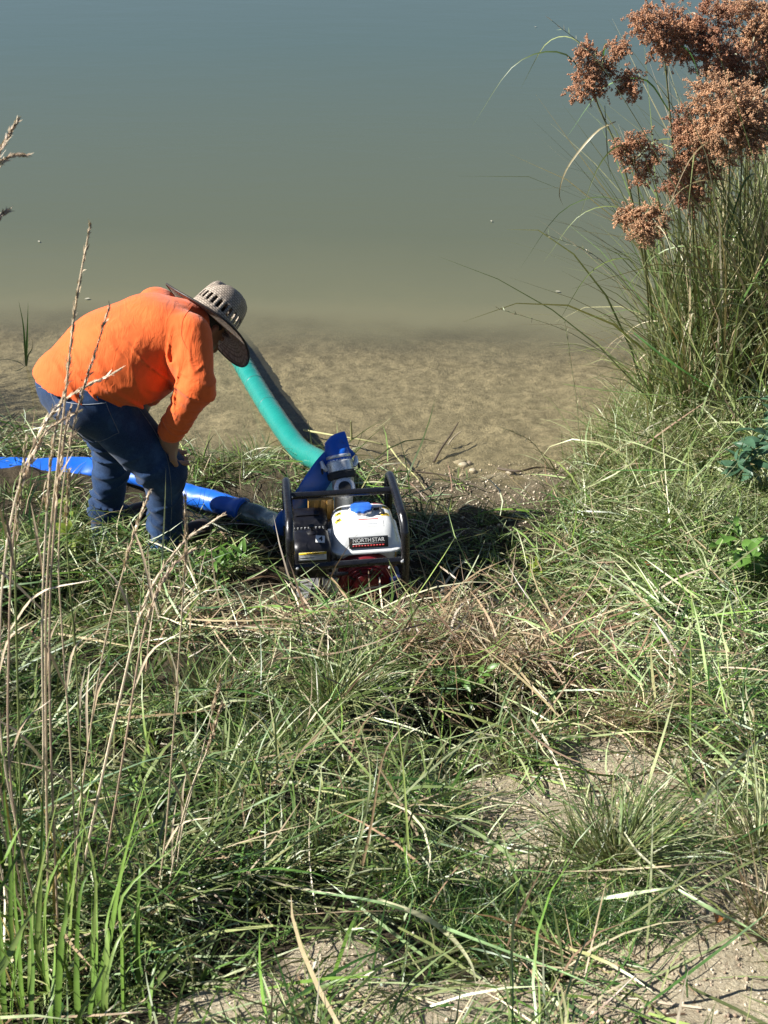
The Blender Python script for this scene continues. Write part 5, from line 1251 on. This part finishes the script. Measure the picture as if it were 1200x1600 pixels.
stick([(549, 687, .06), (549, 672, .12), (548, 658, .18)], .006, 'short yellow reed stub sticking up behind the blue hose', REED)
STONE = solid('pale_stone', (.42, .36, .25), .8, var=.3, vscale=14, bmp=.6, bscale=60)
def stone(u, v, a, b, c, rz, label, m=STONE, sub=2):
    bm = bmesh.new(); bmesh.ops.create_icosphere(bm, subdivisions=sub, radius=1)
    for q in bm.verts:
        n_ = float(vn3(np.array([q.co.x, q.co.y, q.co.z]) + u, 1.7, 2)); q.co = Vector((q.co.x * a, q.co.y * b, q.co.z * c)) * (1 + .35 * n_)
    me = bpy.data.meshes.new('stone'); bm.to_mesh(me); bm.free(); o = link('stone', me, m); p = PH(u, v, 0); p[2] = float(gz(p[0], p[1])) + c * .35; o.location = p; o.rotation_euler = (0, 0, rz); tag(o, label, 'stone', 'pale stones at the waterline')
stone(718, 718, .038, .018, .014, .3, 'long pale stone topmost in the small heap at the waterline')
stone(724, 725, .026, .018, .016, .1, 'rounded pale stone under the long one')
stone(738, 734, .016, .018, .014, .9, 'small bright stone at the near end of the heap')
stone(722, 740, .014, .012, .011, .4, 'smallest pale stone below the rounded one')
stone(733, 722, .02, .014, .012, 1.2, 'grey brown stone at the far end of the heap', solid('brown_stone', (.25, .2, .14), .8, bmp=.6))
stone(797, 738, .02, .013, .011, .2, 'lone pale stone beside the crooked stick')
stone(1030, 1578, .022, .018, .014, .2, 'yellow brown stone half sunk in the near soil', solid('ochre_stone', (.40, .29, .14), .8, bmp=.6))
stone(1128, 1310, .018, .014, .012, .4, 'dark stone on the bare soil beside the wide tuft', solid('dark_stone', (.07, .05, .04), .8, bmp=.6))
stone(358, 1551, .02, .016, .014, .4, 'tan stone on the soil under the dark green blades', solid('tan_stone', (.38, .29, .18), .8, bmp=.6))
LD = mat_leaf('dead_leaf', (.30, .11, .03), .2)
for k, (u, v, L_, lab) in enumerate([(1002, 886, .06, 'curled rust brown dead leaf on the cut grass'), (1120, 1442, .045, 'pinkish brown dead leaf on the bare soil'), (765, 958, .05, 'upright tan dead leaf beside the pump shadow'), (345, 716, .05, 'orange brown dead leaf at the waterline beside the hand')]):
    o = bpy.data.objects.new('dead_leaf', leaf_mesh(L_, L_ * .55, 'dead_leaf', LD, .6, .5)); COL.objects.link(o); o.location = tuple(G(u, v, .03)); o.rotation_euler = (.4 * k, -.5 + .3 * k, 1.3 * k); tag(o, lab, 'dead leaf', 'dead leaves on the bank')
# tall grass and reeds that go on beyond the edge of the picture and shade it
def beyond():
    global rng
    r = np.random.default_rng(91); rng = r
    def mass(n, x0, x1, y0, y1, l0, l1, name, label, wts, inwater=False):
        x = r.uniform(x0, x1, n); y = r.uniform(y0, y1, n); k = x < -(.36 * y + .32); x, y = x[k], y[k]; n = len(x)
        if inwater: z = gz(x, y)
        else: z = gz(x, y) - .01
        col = pick(n, wts, r); V, F, C = blade_geo(np.stack([x, y, z], 1), r.uniform(0, 6.28, n), r.uniform(l0, l1, n), np.clip(r.normal(1.35, .15, n), .8, 1.57), np.abs(r.normal(.5, .3, n)), r.uniform(.006, .011, n), col, 5, clamp=None)
        tag(npmesh(name, V, F, BLADE, col=C), kind='stuff', label=label, cat='grass')
    mass(1300, -2.6, -1.2, 2.4, 4.3, .5, 1.1, 'bank_grass', 'tall grass going on along the bank past the edge', {'green': 2, 'olive': 2, 'straw': 1})
    mass(900, -3.1, -2.5, 6.45, 7.0, .8, 1.2, 'reeds', 'reeds standing in the shallows past the edge', {'green': 3, 'olive': 1}, True)
beyond()

# specks drifting on the pond
for k, (u, v, L_, lab) in enumerate([(868, 455, .03, 'pale leaf bit floating on the pond near the tall grass'), (768, 346, .025, 'tiny pale bit floating far out on the pond'), (140, 466, .03, 'white speck floating on the pond beside the tall stem tip'), (60, 376, .025, 'small fleck floating on the pond at the far left'), (835, 42, .03, 'fleck floating farthest out near the top of the pond')]):
    o = bpy.data.objects.new('floating_leaf', leaf_mesh(L_, L_ * .5, 'floating_leaf', LFL if k else (LFL := mat_leaf('faded_leaf', (.45, .42, .33), .1)), .2, .05)); COL.objects.link(o); o.location = tuple(PH(u, v, .008)); o.rotation_euler = (0, 0, 1.7 * k); tag(o, lab, 'floating leaf', 'bits floating on the pond')
